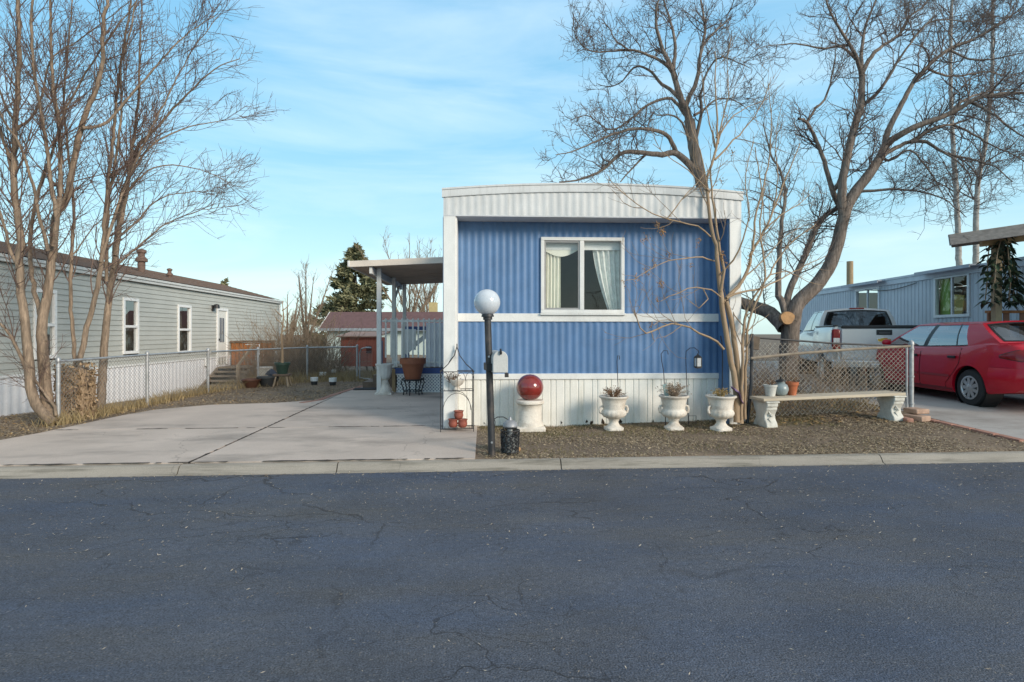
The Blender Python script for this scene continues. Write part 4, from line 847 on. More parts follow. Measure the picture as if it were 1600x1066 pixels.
# shepherd hooks
gh = 'thin shepherd hooks in front of the blue wall'
def hook(pb, pts_px, D, label, foot=False, r=.0055):
    b0 = PG(*pb); D0 = (b0[1]*CY+b0[0]*SY)
    t = MB(); P = [np.array((0,0,-.03))] + [PD(x,y,D0)-b0 for x, y in pts_px]; t.tube(P, r, 6)
    if foot: t.tube([(0,0,.02),(0,0,.13),(.11,0,.13),(.11,0,-.02)], .005, 5); 
    o = t.build('shepherd_hook', M('hook_iron', (.03,.033,.05), .5, .3) if 'hook_iron' not in bpy.data.materials else bpy.data.materials['hook_iron'], loc=tuple(b0), smooth=60); return tag(o, label, 'garden hook', gh)
hook((965.5,668), [(965.5,640),(965.5,600),(964,565),(965,556),(968,556),(968,562)], 8, 'straight thin hook rising from the leftmost urn')
hook((1040,668), [(1039,620),(1037,580),(1034,565),(1033,553),(1037,548),(1043,548),(1044,554)], 8, 'thin bent hook rising behind the middle urn')
hook((1076,664), [(1075,640),(1073,600),(1071.5,560),(1072,549),(1078,544),(1085,543.5),(1091,548),(1092,552)], 8, 'tall curved hook between the urns that holds the black lantern', True)
hook((1128,668), [(1128,640),(1128.5,600),(1129,560),(1128,535),(1126,525)], 8, 'dark upright hook rod behind the right urn', r=.008)
lc = PD(1090.5, 552, 7.95)
hl = thing('hanging_lantern', 'black square lantern hanging from the tall curved hook', 'lantern', lc, R(8))
b = MB(); b.lathe([(.004,.0),(.012,-.012),(.012,-.02),(.052,-.045),(.056,-.055),(.05,-.06)],4); b.build('cap', black_iron, hl, smooth=0)
b = MB()
for sx in (-1,1):
    for sy in (-1,1): b.bx(sx*.036-.005,sx*.036+.005,sy*.036-.005,sy*.036+.005,-.185,-.055)
b.bx(-.042,.042,-.042,.042,-.20,-.182); b.bx(-.03,.03,-.03,.03,-.212,-.2); b.bx(-.041,.041,-.041,.041,-.066,-.055); b.build('frame', black_iron, hl, bevel=.002)
b = MB(); b.bx(-.034,.034,-.034,.034,-.182,-.066); b.build('glass', M('frosted_glass', (.45,.47,.48), .25, .15, 9), hl, smooth=0)
# bench
bl_, br_ = PG(1194,666), PG(1393,655.5)
def support(loc, rz, label):
    t = thing('bench_support', label, 'bench support', loc, rz, 'scrolled stone bench supports')
    P = [(-.15,0),(.15,0),(.17,.03),(.16,.075),(.115,.13),(.10,.19),(.13,.24),(.15,.27),(.15,.30),(.175,.315),(.175,.365),(-.175,.365),(-.175,.315),(-.15,.30),(-.15,.27),(-.13,.24),(-.10,.19),(-.115,.13),(-.16,.075),(-.17,.03)]
    return t, P
def make_bench():
    mid = (bl_+br_)/2; dv = br_-bl_; an = math.atan2(dv[1],dv[0]); ln2 = np.linalg.norm(dv[:2])
    t = thing('garden_bench', 'long plank bench on two scrolled white stone supports in front of the wire fence', 'bench', (mid[0],mid[1],0), an)
    zl_, zr_ = bl_[2], br_[2]
    P = [(-.15,0),(.15,0),(.165,.03),(.15,.08),(.11,.13),(.10,.19),(.125,.24),(.15,.27),(.15,.30),(.17,.315),(.17,.365),(-.17,.365),(-.17,.315),(-.15,.30),(-.15,.27),(-.125,.24),(-.10,.19),(-.11,.13),(-.15,.08),(-.165,.03)]
    for sx, z in ((-ln2/2+.02,zl_),(ln2/2-.02,zr_)):
        b = MB(); b.prism([(y_,z_+z-.02) for y_,z_ in P], 'x', sx-.085, sx+.085); so = b.build('support', stone_grey, t, smooth=35, bevel=.012)
        b = MB()
        for zz in (.12,.22): b.tube([(sx,-.135-.004+.0,z+zz-.06),(sx-.03,-.118,z+zz),(sx+.03,-.118,z+zz+.03),(sx,-.13,z+zz+.06)],.012,6)
        b.build('scroll_relief', stone_grey, so)
        b = MB(); b.bx(sx-.10,sx+.10,-.185,.185,z+.343,z+.366); b.build('cap', stone_grey, so, bevel=.008)
    b = MB(); b.beam((-ln2/2-.12,0,zl_+.388),(ln2/2+.08,0,zr_+.388),.34,.04); b.build('plank', M('pale_plank', (.50,.43,.33), .8, .15, 4, .3, 50, stretch=(.6,6,6), dirt=((.3,.25,.19), .5, 7, (.5,4,4))), t, bevel=.005)
    return mid, an, zl_, zr_, ln2
bmid, ban, bzl, bzr, bln = make_bench()
def on_bench(px, py):
    zt = bzl+.408; q = PZ(px, py, zt); 
    for _ in range(4):
        u = (q[0]-bmid[0])*math.cos(ban)+(q[1]-bmid[1])*math.sin(ban); zt = bzl+.409+(bzr-bzl)*(u+bln/2)/bln; q = PZ(px,py,zt)
    v = -(q[0]-bmid[0])*math.sin(ban)+(q[1]-bmid[1])*math.cos(ban)
    if abs(v) > .08:
        s = (v-math.copysign(.08,v)); q = q+np.array((s*math.sin(ban),-s*math.cos(ban),0))
    return q
q = on_bench(1198,618); pot('plant_pot', 'whitewashed pale pot at the left end of the plank bench', q, .062,.085,.165, M('whitewash', (.50,.50,.47), .8, .2, 9, .3, 60), rim=.008, rh=.03, group='pots on the plank bench')
tuft(q+np.array((0,0,.13)), 9, .12, .05, 'few dead stalks in the whitewashed pot on the bench', 21)
q = on_bench(1218,618); pot('plant_pot', 'round grey blue glazed pot, second from the left on the bench', q, .05,.06,.19, None or M('grey_blue_glaze', (.24,.29,.30), .35, .2, 7, spec=.6), prof=[(.05,0),(.085,.03),(.105,.08),(.105,.11),(.088,.155),(.058,.175),(.058,.195),(.068,.20),(.05,.20),(.045,.16)], group='pots on the plank bench', fill=False)
b = MB(); b.lathe([(.07,.2),(.065,.215),(.03,.235),(.012,.24),(.01,.27),(.002,.275)],14); tag(b.build('pot_lid', trim_black, loc=tuple(q)), 'black pointed lid on the round glazed pot', 'lid')
q = on_bench(1237,617.5); pot('plant_pot', 'orange terracotta pot, rightmost of the three pots on the bench', q, .055,.078,.19, terracotta, rim=.012, rh=.045, group='pots on the plank bench')
tuft(q+np.array((0,0,.15)), 8, .14, .06, 'few dead stalks in the terracotta pot on the bench', 22)
# bricks by the fence
for (px, py, rz, s, lab) in ((1431,657,.3,(.20,.30,.08),'flat reddish stone block lying by the right fence post'),(1434,648,.1,(.22,.24,.07),'rough pinkish stone slab on top of the block by the fence post'),(1416,659,-.2,(.10,.20,.06),'loose dark red brick in front of the right bench support')):
    q = PG(px, py); dz = .085 if 'on top' in lab else 0
    if dz: q = PG(1432,655)+np.array((.02,.03,0))
    b = MB(); b.box((0,0,s[2]/2),s); o = b.build('stone_block', brick_m if 'brick' in lab else M('pink_stone', (.40,.27,.20), .9, .25, 8, .6, 40) if 'pink_stone' not in bpy.data.materials else bpy.data.materials['pink_stone'], bevel=.012, loc=(q[0],q[1],q[2]+dz)); o.rotation_euler = (0,0,rz); tag(o, lab, 'stone block' if 'brick' not in lab else 'brick', 'loose blocks by the fence post')
    if 'brick' in lab: o.name = 'loose_brick'
# ------------------------------------------------------------------ chain link fences
def chain_mb(P0, P1, h0, h1, lo0=.05, lo1=.05, p=.075, r=.0022):
    d = P1-P0; ln3 = np.linalg.norm(d[:2]); u = d/ln3; N = []
    nrm = np.array((-u[1],u[0],0)); step = p
    for s in (-1,1):
        k0 = -int((max(h0,h1))/step)-2; k1 = int(ln3/step)+2+int(max(h0,h1)/step)
        for k in range(k0,k1):
            x0_ = k*step; pts = []
            H = max(h0,h1); lo, hi = 0., 1.; d_ = s*H
            for lim, sg in ((0,1),(ln3,-1)):
                va, vb = sg*(x0_-lim), sg*(x0_+d_-lim)
                if va < 0 and vb < 0: lo = 2
                elif va < 0: lo = max(lo, va/(va-vb))
                elif vb < 0: hi = min(hi, va/(va-vb))
            if lo >= hi-.01: continue
            for t in (lo, hi):
                xx = x0_+d_*t; f = xx/ln3; top_ = h0+(h1-h0)*f; z = P0[2]+d[2]*f+lo0+(top_-lo0)*t; pts.append(np.array((P0[0]+u[0]*xx, P0[1]+u[1]*xx, z))+nrm*(.003*s))
            N.append([pts[0],(pts[0]+pts[1])/2,pts[1]])
    return np.array(N)
def rel(N, o): return N-np.asarray(o)
def fence(name, label, pts, heights, base, rail_r=.021, post_r=.03, cap=True, mesh=True, rail=True, p=.075, posts=None, r=.0022, pm=galv):
    t = thing(name, label, 'fence', base)
    o = np.asarray(base)
    for i, (q, h) in enumerate(zip(pts, heights)):
        if posts and i not in posts: continue
        b = MB(); c = q-o; b.tube([tuple(c+np.array((0,0,-.1))),tuple(c+np.array((0,0,h)))], post_r, 12)
        b.lathe([(post_r*1.2,h-.03),(post_r*1.2,h+.005),(post_r*.8,h+.03),(.004,h+.045)], 12, tuple(c)); b.build('post', pm, t)
        for z in (.12,.5,.88) if i in (0,len(pts)-1) else (): b = MB(); b.lathe([(post_r*1.12,h*z),(post_r*1.25,h*z+.004),(post_r*1.25,h*z+.02),(post_r*1.12,h*z+.024)],12,tuple(c)); b.build('tension_band', pm, t)
    for (a, ha), (c, hc) in zip(list(zip(pts, heights))[:-1], list(zip(pts, heights))[1:]):
        if rail: b = MB(); b.tube([tuple(a-o+np.array((0,0,ha-.03))),tuple(c-o+np.array((0,0,hc-.03)))], rail_r, 10); b.build('top_rail', pm, t)
        if mesh:
            N = chain_mb(a, c, ha-.02, hc-.02, p=p); V, Q = tubes(rel(N,o), np.full((len(N),3), r), 3); link('wire_mesh', fast_mesh('wire_mesh',V,Q), wire_m, t, smooth=0)
    return t
fp = [PG(91,663), PG(230,634.5), PG(325,614.5)]
fence('chain_link_fence', 'long grey chain link fence beside the left driveway and sage house', fp, (.985,1.0,1.0), fp[0], r=.0026)
r0 = PG(325,614.5)+np.array((.05,.05,0)); r1 = PX(406,600,PG(406,600)[0]); r1 = PG(404,602); r2 = PG(497,589); r3 = PG(560,596)
fence('rear_fence', 'grey chain link fence crossing the back of the left yard behind the pots', [r0, PG(403,600), PG(480,594), PG(558,594)], (.98,.96,.98,1.0), r0, r=.0026, posts=(1,2,3))
gt0, gt1 = PG(562,596), PG(582,599)
gt = thing('metal_gate', 'narrow grey arched metal gate beside the blue newel post', 'gate', gt0)
d = gt1-gt0; b = MB(); b.tube([(0,0,.05),(0,0,.80),tuple(d*.15+np.array((0,0,.93))),tuple(d*.5+np.array((0,0,.97))),tuple(d*.9+np.array((0,0,.97)))],.02,8); b.tube([(0,0,.1),tuple(d+np.array((0,0,.1)))],.018,8); b.build('gate_frame', galv, gt)
N = chain_mb(gt0, gt1, .85, .9); V, Q = tubes(rel(N,gt0), np.full((len(N),3), .0026), 3); link('wire_mesh', fast_mesh('wire_mesh',V,Q), wire_m, gt, smooth=0)
# right fence
f0, f1 = PG(1162,659), PG(1424,643)
ft = thing('chain_link_fence', 'short sagging chain link fence section behind the plank bench', 'fence', f0)
for q, h, nm in ((f0,1.06,'post'),(f1,1.075,'post')):
    b = MB(); c = q-f0; b.tube([tuple(c+np.array((0,0,-.1))),tuple(c+np.array((0,0,h)))],.033,14); b.lathe([(.04,h-.03),(.04,h+.005),(.028,h+.03),(.004,h+.05)],14,tuple(c)); b.build('post', galv, ft)
    for z in (.1,.5,.9): b = MB(); b.lathe([(.036,h*z),(.041,h*z+.004),(.041,h*z+.02),(.036,h*z+.024)],12,tuple(c)); b.build('tension_band', galv, ft)
c1 = f1-f0; b = MB(); b.tube([tuple(c1+np.array((-.085,-.01,.02))),tuple(c1+np.array((-.085,-.01,1.03)))],.016,8); b.build('gate_upright', galv, ft)
tl = PD(1172,527,8.5)-f0; b = MB(); tr_ = c1+np.array((-.02,0,1.02)); tm = (tl+tr_)/2-np.array((0,0,.02)); b.tube([tuple(tl),tuple(tm),tuple(tr_)],.014,8); b.build('top_rail', black_iron, ft)
N = chain_mb(f0+np.array((.06,.03,0)), f1+np.array((-.06,0,0)), 1.17, 1.02, p=.085); V, Q = tubes(rel(N,f0), np.full((len(N),3), .0036), 4); link('wire_mesh', fast_mesh('wire_mesh',V,Q), M('pale_wire', (.36,.34,.30), .55, .3, 9, metal=.3), ft, smooth=0)
b = MB(); b.tube([tuple(PD(1167,664,8.2)-f0),tuple(PD(1174,600,8.25)-f0),tuple(PD(1175,522,8.35)-f0)],.025,8); b.build('leaning_post', m_post, ft)
b = MB(); c = PD(1179,536,8.42)-f0; b.box(tuple(c),(.11,.10,.20),ry=R(6)); b.build('wood_block', M('old_block', (.13,.10,.075), .9, .3, 12), ft, bevel=.01)
b = MB(); P = [PD(1173,560,8.2),PD(1240,553,8.35),PD(1330,546,8.6),PD(1422,541,8.8)]; b.tube([tuple(p-P[0]) for p in P],[.02,.021,.02,.018],8); tag(b.build('fallen_pole', M('pole_grey', (.24,.20,.155), .9, .3, 6), loc=tuple(P[0])), 'long pale bare pole leaning along the upper part of the right fence', 'pole')
# ------------------------------------------------------------------ planters at the carport
cp = PG(600.5, 617)
up = thing('urn_planter', 'tall white fluted urn planter beside the porch cover post', 'planter', cp)
b = MB(); b.box((0,0,.03),(.37,.37,.06)); b.build('base', stone, up, bevel=.01)
b = MB(); b.lathe([(.17,.06),(.13,.18),(.085,.30),(.085,.33),(.12,.36)],24); b.build('foot', stone, up, smooth=40)
b = MB(); a = np.arange(48)*2*math.pi/48; pr4 = [(.10,.36),(.135,.40),(.155,.50),(.165,.62),(.195,.66),(.195,.69),(.17,.685),(.15,.62)]
V = np.concatenate([np.stack([r*(1+.03*np.cos(a*12)*(z < .63))*np.cos(a), r*(1+.03*np.cos(a*12)*(z < .63))*np.sin(a), np.full(48,z)],1) for r, z in pr4]); b.add(V,[(i*48+j_,i*48+(j_+1)%48,(i+1)*48+(j_+1)%48,(i+1)*48+j_) for i in range(len(pr4)-1) for j_ in range(48)]); b.build('bowl', M('pale_planter', (.64,.63,.60), .7, .1, 8, .1, 60), up, smooth=50)
tp_ = PG(645, 618)
ps = thing('iron_stand', 'black wrought iron stand with curved legs under the big terracotta planter', 'stand', tp_)
for k in range(6):
    a = k*math.pi/3+.3; b = MB(); b.tube([(r*math.cos(a),r*math.sin(a),z) for r, z in ((.21,0),(.195,.1),(.22,.2),(.255,.28),(.235,.34),(.19,.35),(.175,.31),(.19,.29))],.012,8); b.build('leg', black_iron, ps)
b = MB()
for r, z in ((.2,.34),(.2,.1),(.245,.36)): b.tube([(r*math.cos(t),r*math.sin(t),z) for t in np.linspace(0,6.28,24,endpoint=False)],.010,6,closed=True)
b.build('ring', black_iron, ps)
pot('terracotta_planter', 'big brown red terracotta planter on the black iron stand', tp_+np.array((0,0,.36)), .17,.25,.46, M('brown_terracotta', (.26,.085,.04), .6, .15, 7), rim=.035, rh=.12)
# ------------------------------------------------------------------ pots in the left yard
def yp(px, py): return PG(px, py)
q = yp(392,606); pot('bowl_planter', 'wide brown glazed bowl planter in front of the stair', q, .14,.215,.22, M('brown_glaze', (.10,.045,.03), .3, .2, 6), rim=.02, rh=.04)
q2 = q+np.array((.30,.30,0)); pot('bowl_planter', 'dark grey bowl planter behind the brown bowl', q2, .16,.24,.26, M('dark_grey_pot', (.045,.047,.05), .5, .2, 6), rim=.02, rh=.04)
b = MB(); b.lathe([(.12,0),(.14,.1),(.2,.26),(.22,.36),(.23,.4),(.2,.4)],20); tag(b.build('stone_pot', stone, loc=tuple(yp(387,600)+np.array((.1,1.0,0)))), 'cream stone pot behind the brown bowl near the stair', 'pot')
pot('plant_pot', 'small olive green pot between the brown bowl and pink pot', yp(412,604.5),   .07,.085,.18, M('olive_pot', (.13,.14,.09), .6, .2, 6))
pot('plant_pot', 'small pink pot under the dark lantern in the left yard', yp(424.5,604), .065,.09,.16, M('pink_pot', (.55,.32,.33), .5, .1, 6))
lq = yp(421,599)+np.array((0,.15,0)); yl = thing('garden_lantern', 'dark blue garden lantern with a hipped cap behind the pink pot', 'lantern', lq)
b = MB(); b.lathe([(.13,0),(.14,.03),(.09,.06),(.09,.07)],4); b.build('base', M('lantern_blue', (.035,.045,.07), .5, .2), yl, smooth=0)
b = MB(); b.lathe([(.095,.07),(.095,.22)],4); b.build('body', M('lantern_body', (.06,.07,.09), .5, .2), yl, smooth=0)
b = MB(); b.lathe([(.17,.22),(.17,.24),(.11,.32),(.03,.37),(.01,.39)],4); b.build('cap', bpy.data.materials['lantern_blue'], yl, smooth=0)
gq = yp(441,604)
gs_ = thing('wood_stool', 'small splayed leg wooden stool under the dark green pot', 'stool', gq)
MB().box((0,0,.30),(.38,.30,.05)).build('seat', deck_wood, gs_, bevel=.006)
for sx in (-1,1):
    for sy in (-1,1): b = MB(); b.beam((sx*.13,sy*.09,.28),(sx*.19,sy*.14,-.03),.045,.035); b.build('leg', rough_wood, gs_)
gp = pot('plant_pot', 'dark green plastic pot with a tall bare stick on the stool', gq+np.array((0,0,.325)), .12,.17,.29, M('green_plastic', (.03,.06,.045), .45, .2, 6), rim=.025, rh=.06)
b = MB(); b.tube([(0,0,.05),(.0,0,.4),(-.02,0,.8),(.03,.02,1.3),(.0,.0,1.7)],[.035,.032,.026,.018,.007],8)
for z, a, l in ((.9,.4,.25),(1.1,2.6,.3),(1.3,4.2,.25),(1.45,1,.2)): b.tube([(0,0,z),(l*.5*math.cos(a),l*.5*math.sin(a),z+l*.3),(l*math.cos(a),l*math.sin(a),z+l*.75)],[.018,.012,.005],5)
tag(b.build('potted_sapling', bark_pale, loc=tuple(gq+np.array((0,0,.5)))), 'tall thin bare sapling growing from the dark green pot', 'sapling')
wb = M('bucket_dark', (.04,.042,.045), .5, .2)
first = None
for (px, py, h, lab) in ((491,601.5,.30,'black and white bucket, front left of the four by the fence'),(520,602.5,.30,'black and white bucket, front right of the four by the fence'),(504.5,592,.42,'black and white bucket on the rise, back left of the four'),(520.5,587,.42,'black and white bucket, farthest back of the four by the shed')):
    q = yp(px, py)
    if first is None:
        first = thing('garden_bucket', lab, 'bucket', q, 0, 'black and white buckets in the dry grass')
        b = MB(); b.lathe([(.075,0),(.09,.10)],18); b.build('lower_body', wb, first); b = MB(); b.lathe([(.095,.10),(.10,.20),(.09,.20),(.085,.12)],18); b.build('upper_band', vinyl, first)
    else: dup(first, q, px, lab)
# ------------------------------------------------------------------ vehicles (local y forward, origin on the ground under the rear axle)
def paint(name, col, rough=.32, metal=0.0): return M(name, col, rough, .04, 2, 0, spec=.3, coat=.4, metal=metal, fine=.02)
def ip(y, tab): return np.interp(y, [t[0] for t in tab], [t[1] for t in tab])
def smooth_tab(y, tab, w=.10):
    return (ip(y-w,tab)+ip(y-w/2,tab)+2*ip(y,tab)+ip(y+w/2,tab)+ip(y+w,tab))/6
def loft(secs):                             # list of (n,3) half sections (x >= 0, from bottom centre to top centre), mirrored and closed
    mb = MB(); full = [np.concatenate([s, (s*np.array((-1,1,1)))[::-1][1:-1]]) for s in secs]
    m = len(full[0]); V = np.concatenate(full); k = len(full)
    f = [(i*m+j_, i*m+(j_+1)%m, (i+1)*m+(j_+1)%m, (i+1)*m+j_) for i in range(k-1) for j_ in range(m)]
    f += [tuple(range(m-1,-1,-1)), tuple((k-1)*m+j_ for j_ in range(m))]
    mb.add(V, f); return mb
def fix_normals(me):
    import bmesh
    b = bmesh.new(); b.from_mesh(me); bmesh.ops.recalc_face_normals(b, faces=b.faces); b.to_mesh(me); b.free()
def cut_by(obj, cutters):
    fix_normals(obj.data)
    tmp = []
    for c in cutters:
        o = c.build('cutter', rubber, smooth=0); fix_normals(o.data); o.parent = obj.parent; tmp.append(o)
        md = obj.modifiers.new('b', 'BOOLEAN'); md.operation = 'DIFFERENCE'; md.object = o; md.solver = 'EXACT'
    bpy.context.view_layer.update(); dg = bpy.context.evaluated_depsgraph_get(); me = bpy.data.meshes.new_from_object(obj.evaluated_get(dg)); obj.modifiers.clear()
    old = obj.data; obj.data = me; bpy.data.meshes.remove(old)
    for o in tmp: m_ = o.data; bpy.data.objects.remove(o); bpy.data.meshes.remove(m_)
    me.shade_smooth(); me.set_sharp_from_angle(angle=R(32)); return obj
def xcyl(r, y, z, x0, x1, n=40):
    mb = MB(); a = np.arange(n)*2*math.pi/n; V = [np.stack([np.full(n,x), y+r*np.cos(a), z+r*np.sin(a)],1) for x in (x0,x1)]
    mb.add(np.concatenate(V), [tuple(range(n-1,-1,-1)), tuple(range(n,2*n))]+[(i,(i+1)%n,n+(i+1)%n,n+i) for i in range(n)]); return mb
def xlathe(mb, prof, y, z, n=36, caps=True):   # prof (r, x)
    a = np.arange(n)*2*math.pi/n; k = len(prof)
    V = np.concatenate([np.stack([np.full(n,x), y+r*np.cos(a), z+r*np.sin(a)],1) for r, x in prof])
    f = [(i*n+j_, i*n+(j_+1)%n, (i+1)*n+(j_+1)%n, (i+1)*n+j_) for i in range(k-1) for j_ in range(n)]
    if caps: f += [tuple(range(n-1,-1,-1)), tuple((k-1)*n+j_ for j_ in range(n))]
    mb.add(V, f); return mb
rim_m = M('hubcap_silver', (.55,.56,.57), .3, .06, 6, metal=.75); slot_m = M('hubcap_slot', (.03,.03,.032), .6, .1)
def wheel(car, s, y, r, wd, xo, rr, spokes):    # s = side, xo = outer face |x|
    t = MB(); xlathe(t, [(rr*.98,s*(xo-wd)),(r*.93,s*(xo-wd)),(r,s*(xo-wd+.03)),(r,s*(xo-.03)),(r*.93,s*(xo-.004)),(rr*1.02,s*xo),(rr,s*(xo-.012))], y, r); wo = t.build('wheel', rubber, car, smooth=40)
    d = MB(); xlathe(d, [(rr*1.0,s*(xo-.035)),(.01,s*(xo-.035))], y, r, 32); d.build('rim_back', slot_m, wo, smooth=0)
    h = MB(); xlathe(h, [(rr*1.03,s*(xo-.03)),(rr*1.03,s*(xo+.004)),(rr*.9,s*(xo+.006)),(rr*.86,s*(xo-.012))], y, r, 36, caps=False)
    xlathe(h, [(rr*.30,s*(xo-.03)),(rr*.28,s*(xo+.006)),(rr*.18,s*(xo+.012)),(.004,s*(xo+.014))], y, r, 20, caps=False)
    for k in range(spokes):
        a = k*2*math.pi/spokes; c, s_ = math.cos(a), math.sin(a); P = []
        for rad, hw_ in ((rr*.24,.018),(rr*.55,.030),(rr*.9,.024)):
            for q in (-1,1): P.append((s*(xo+.004-.006*(rad > rr*.5)), y+rad*c-q*hw_*s_, r+rad*s_+q*hw_*c))
        P2 = [(p[0]-s*.03,p[1],p[2]) for p in P]; h.add(P+P2, [(0,1,3,2),(2,3,5,4),(0,2,8,6),(2,4,10,8),(1,7,9,3),(3,9,11,5)])
    h.build('hubcap', rim_m, wo, smooth=40)
car_glass = glass('car_glass', (.62,.68,.70), boost=.30); priv_glass = glass('dark_car_glass', (.22,.25,.27), boost=.08)
lens_red = M('red_lens', (.22,.004,.006), .15, .12, 20, spec=.4, coat=.3); lens_white = M('white_lens', (.7,.7,.68), .15, .08, 20, coat=.4)
chrome = M('chrome', (.62,.63,.64), .14, .05, 4, metal=1)
seat_m = M('car_seat', (.16,.16,.17), .9, .15)
def patch(fn, u, v): return np.array([[fn(a, b) for b in v] for a in u])
def greenhouse(car, body_m, st, segs, belt, xu, zu, crown, gl, gl_rear, rear_in=(.05,.08), nt_=8, trim=()):
    # st: list of (y_low, y_up); segs: per gap 'g' glass / 'p' pillar ; belt(y)->(x,z)
    sh = MB(); tr_ = MB()
    def sp(i, t, s):
        yl, yu = st[i]; xl, zl = belt(yl); e = t**1.0; x = xl+(xu(yu)-xl)*e+.025*math.sin(math.pi*t); z = zl+(zu(yu)-zl)*t; return np.array((s*x, yl+(yu-yl)*t, z))
    ta, tb = .05, .93; tt = np.linspace(0,1,nt_)
    for s in (-1,1):
        for i, k in enumerate(segs):
            def fn(u, t, i=i, s=s): return sp(i,t,s)*(1-u)+sp(i+1,t,s)*u
            if k == 'p': (tr_ if i in trim else sh).grid(patch(fn, (0,.5,1), tt))
            else:
                (tr_ if trim else sh).grid(patch(fn, np.linspace(0,1,5), (0,ta))); (tr_ if trim else sh).grid(patch(fn, np.linspace(0,1,5), (tb,tb+.03))); sh.grid(patch(fn, np.linspace(0,1,5), (tb+.03,1)))
                g = MB(); g.grid(patch(fn, np.linspace(0,1,5), np.linspace(ta,tb,nt_))); g.build('side_window', gl, car, smooth=180)
    def roof(u, v):                          # u along, v across -1..1
        y = st[0][1]*(1-u)+st[-1][1]*u; x = v*xu(y); return np.array((x, y+.04*(1-v*v)*(1 if u < .5 else -1)*abs(u-.5)*2, zu(y)+crown(y)*(1-v**2)))
    vv = np.linspace(-1,1,17); sh.grid(patch(roof, np.linspace(0,1,11), vv))
    def end(i, u, t):                        # windscreen / rear window between left and right pillar lines
        v = -1+2*u; a, b_ = sp(i,t,-1), sp(i,t,1); p = a*(1-u)+b_*u; sg = 1 if i == 0 else -1
        y_top = roof(0 if i == 0 else 1, v)[1]-roof(0 if i == 0 else 1, 1)[1]; zt_ = crown(st[i][1])*(1-v*v)
        p[1] += (y_top)*t+sg*.10*(1-v*v)*(1-t); p[2] += zt_*t; return p
    for i, (ui, ti), nm in ((0,(.04,.06),'windscreen'),(len(st)-1,rear_in,'rear_window')):
        f = lambda u, t, i=i: end(i,u,t); U = np.linspace(ui,1-ui,13); T = np.linspace(ti,1-ti,7)
        MB().grid(patch(f, U, T)).build(nm, gl_rear if i else gl, car, smooth=180)
        sh.grid(patch(f, np.linspace(0,1,13), (0,ti))); sh.grid(patch(f, np.linspace(0,1,13), (1-ti,1))); sh.grid(patch(f, (0,ui), np.linspace(ti,1-ti,7))); sh.grid(patch(f, (1-ui,1), np.linspace(ti,1-ti,7)))
    if trim:
        f = lambda u, t: end(len(st)-1,u,t)+np.array((0,-.004,.003)); u0, t0_ = rear_in; U = np.linspace(u0,1-u0,13); T = np.linspace(t0_,1-t0_,7)
        tr_.grid(patch(f,(u0-.003,u0+.022),T)); tr_.grid(patch(f,(1-u0-.022,1-u0+.003),T)); tr_.grid(patch(f,U,(t0_-.01,t0_+.04))); tr_.grid(patch(f,U,(1-t0_-.05,1-t0_+.01))); tr_.build('window_trim', trim_black, car, smooth=180)
    sh.build('roof', body_m, car, smooth=50); return sp, end
# ---- red sedan
CANG = AR+R(.5)
red = paint('red_paint', (.46,.004,.020), .3)
wcp = PG(1516, 634.5); c_, s_ = math.cos(CANG), math.sin(CANG); off = np.array((-.80*c_, -.80*s_, 0))
sed = thing('parked_car', 'red four door sedan parked on the right driveway, cut by the right edge', 'car', (wcp[0]-off[0], wcp[1]-off[1], wcp[2]), CANG)
WT = [(-1.0,.60),(-.95,.705),(-.85,.775),(-.6,.83),(0,.85),(1.2,.855),(2.6,.845),(3.1,.80),(3.45,.68),(3.58,.5)]
ZT_ = [(-1.0,.84),(-.95,.98),(-.85,1.035),(-.4,1.06),(.2,.99),(1.2,.96),(2.3,.97),(2.9,.90),(3.4,.76),(3.58,.6)]
ZB_ = [(-1.0,.42),(-.8,.30),(-.4,.24),(.4,.19),(2.2,.19),(3.0,.24),(3.5,.30),(3.58,.38)]
def warp(p):
    p = np.array(p, float); k = np.clip((-.25-p[...,1])/.5,0,1)*np.clip(p[...,2]-.66,0,1); p[...,1] = p[...,1]+k*.28; return p
GX_ = [(0,.93),(.04,.965),(.16,.99),(.36,1.0),(.55,.995),(.72,.98),(.88,.955),(.96,.925),(1.0,.87)]
def sect(y, WT=WT, ZT_=ZT_, ZB_=ZB_, w_=.08):
    W_ = float(smooth_tab(y,WT,w_)) if -1 < y < 3.5 else float(ip(y,WT)); zt = float(smooth_tab(y,ZT_,w_)); zb = float(ip(y,ZB_))
    pts = [(0,zb)]+[(W_*g,zb+(zt-zb)*f) for f, g in GX_]+[(W_*.5,zt+.018),(W_*.2,zt+.026),(0,zt+.028)]
    return np.array([(x,y,z) for x, z in pts])
ys = np.concatenate([[-1.0,-.985,-.95,-.9,-.85],np.arange(-.8,3.4,.1),[3.42,3.5,3.55,3.58]])
bd = loft([warp(sect(y)) for y in ys]).build('body', red, sed)
cut_by(bd, [xcyl(.355,0,.315,s*.52,s*1.0) for s in (-1,1)]+[xcyl(.355,2.64,.315,s*.52,s*1.0) for s in (-1,1)])
for s in (-1,1):
    for y in (0,2.64): wl = MB(); xlathe(wl, [(.353,s*.53),(.353,s*.80)], y, .315, 32, caps=False); xlathe(wl, [(.353,s*.53),(.01,s*.53)], y, .315, 32, caps=False); wl.build('wheel_well', trim_black, sed, smooth=60)
for s in (-1,1):
    for y in (0,2.64): wheel(sed, s, y, .305, .19, .815, .19, 9)
def sx_at(y, z, o=0):
    s = sect(y); i = np.argsort(s[1:10,2]); return float(np.interp(z, s[1:10,2][i], s[1:10,0][i]))+o
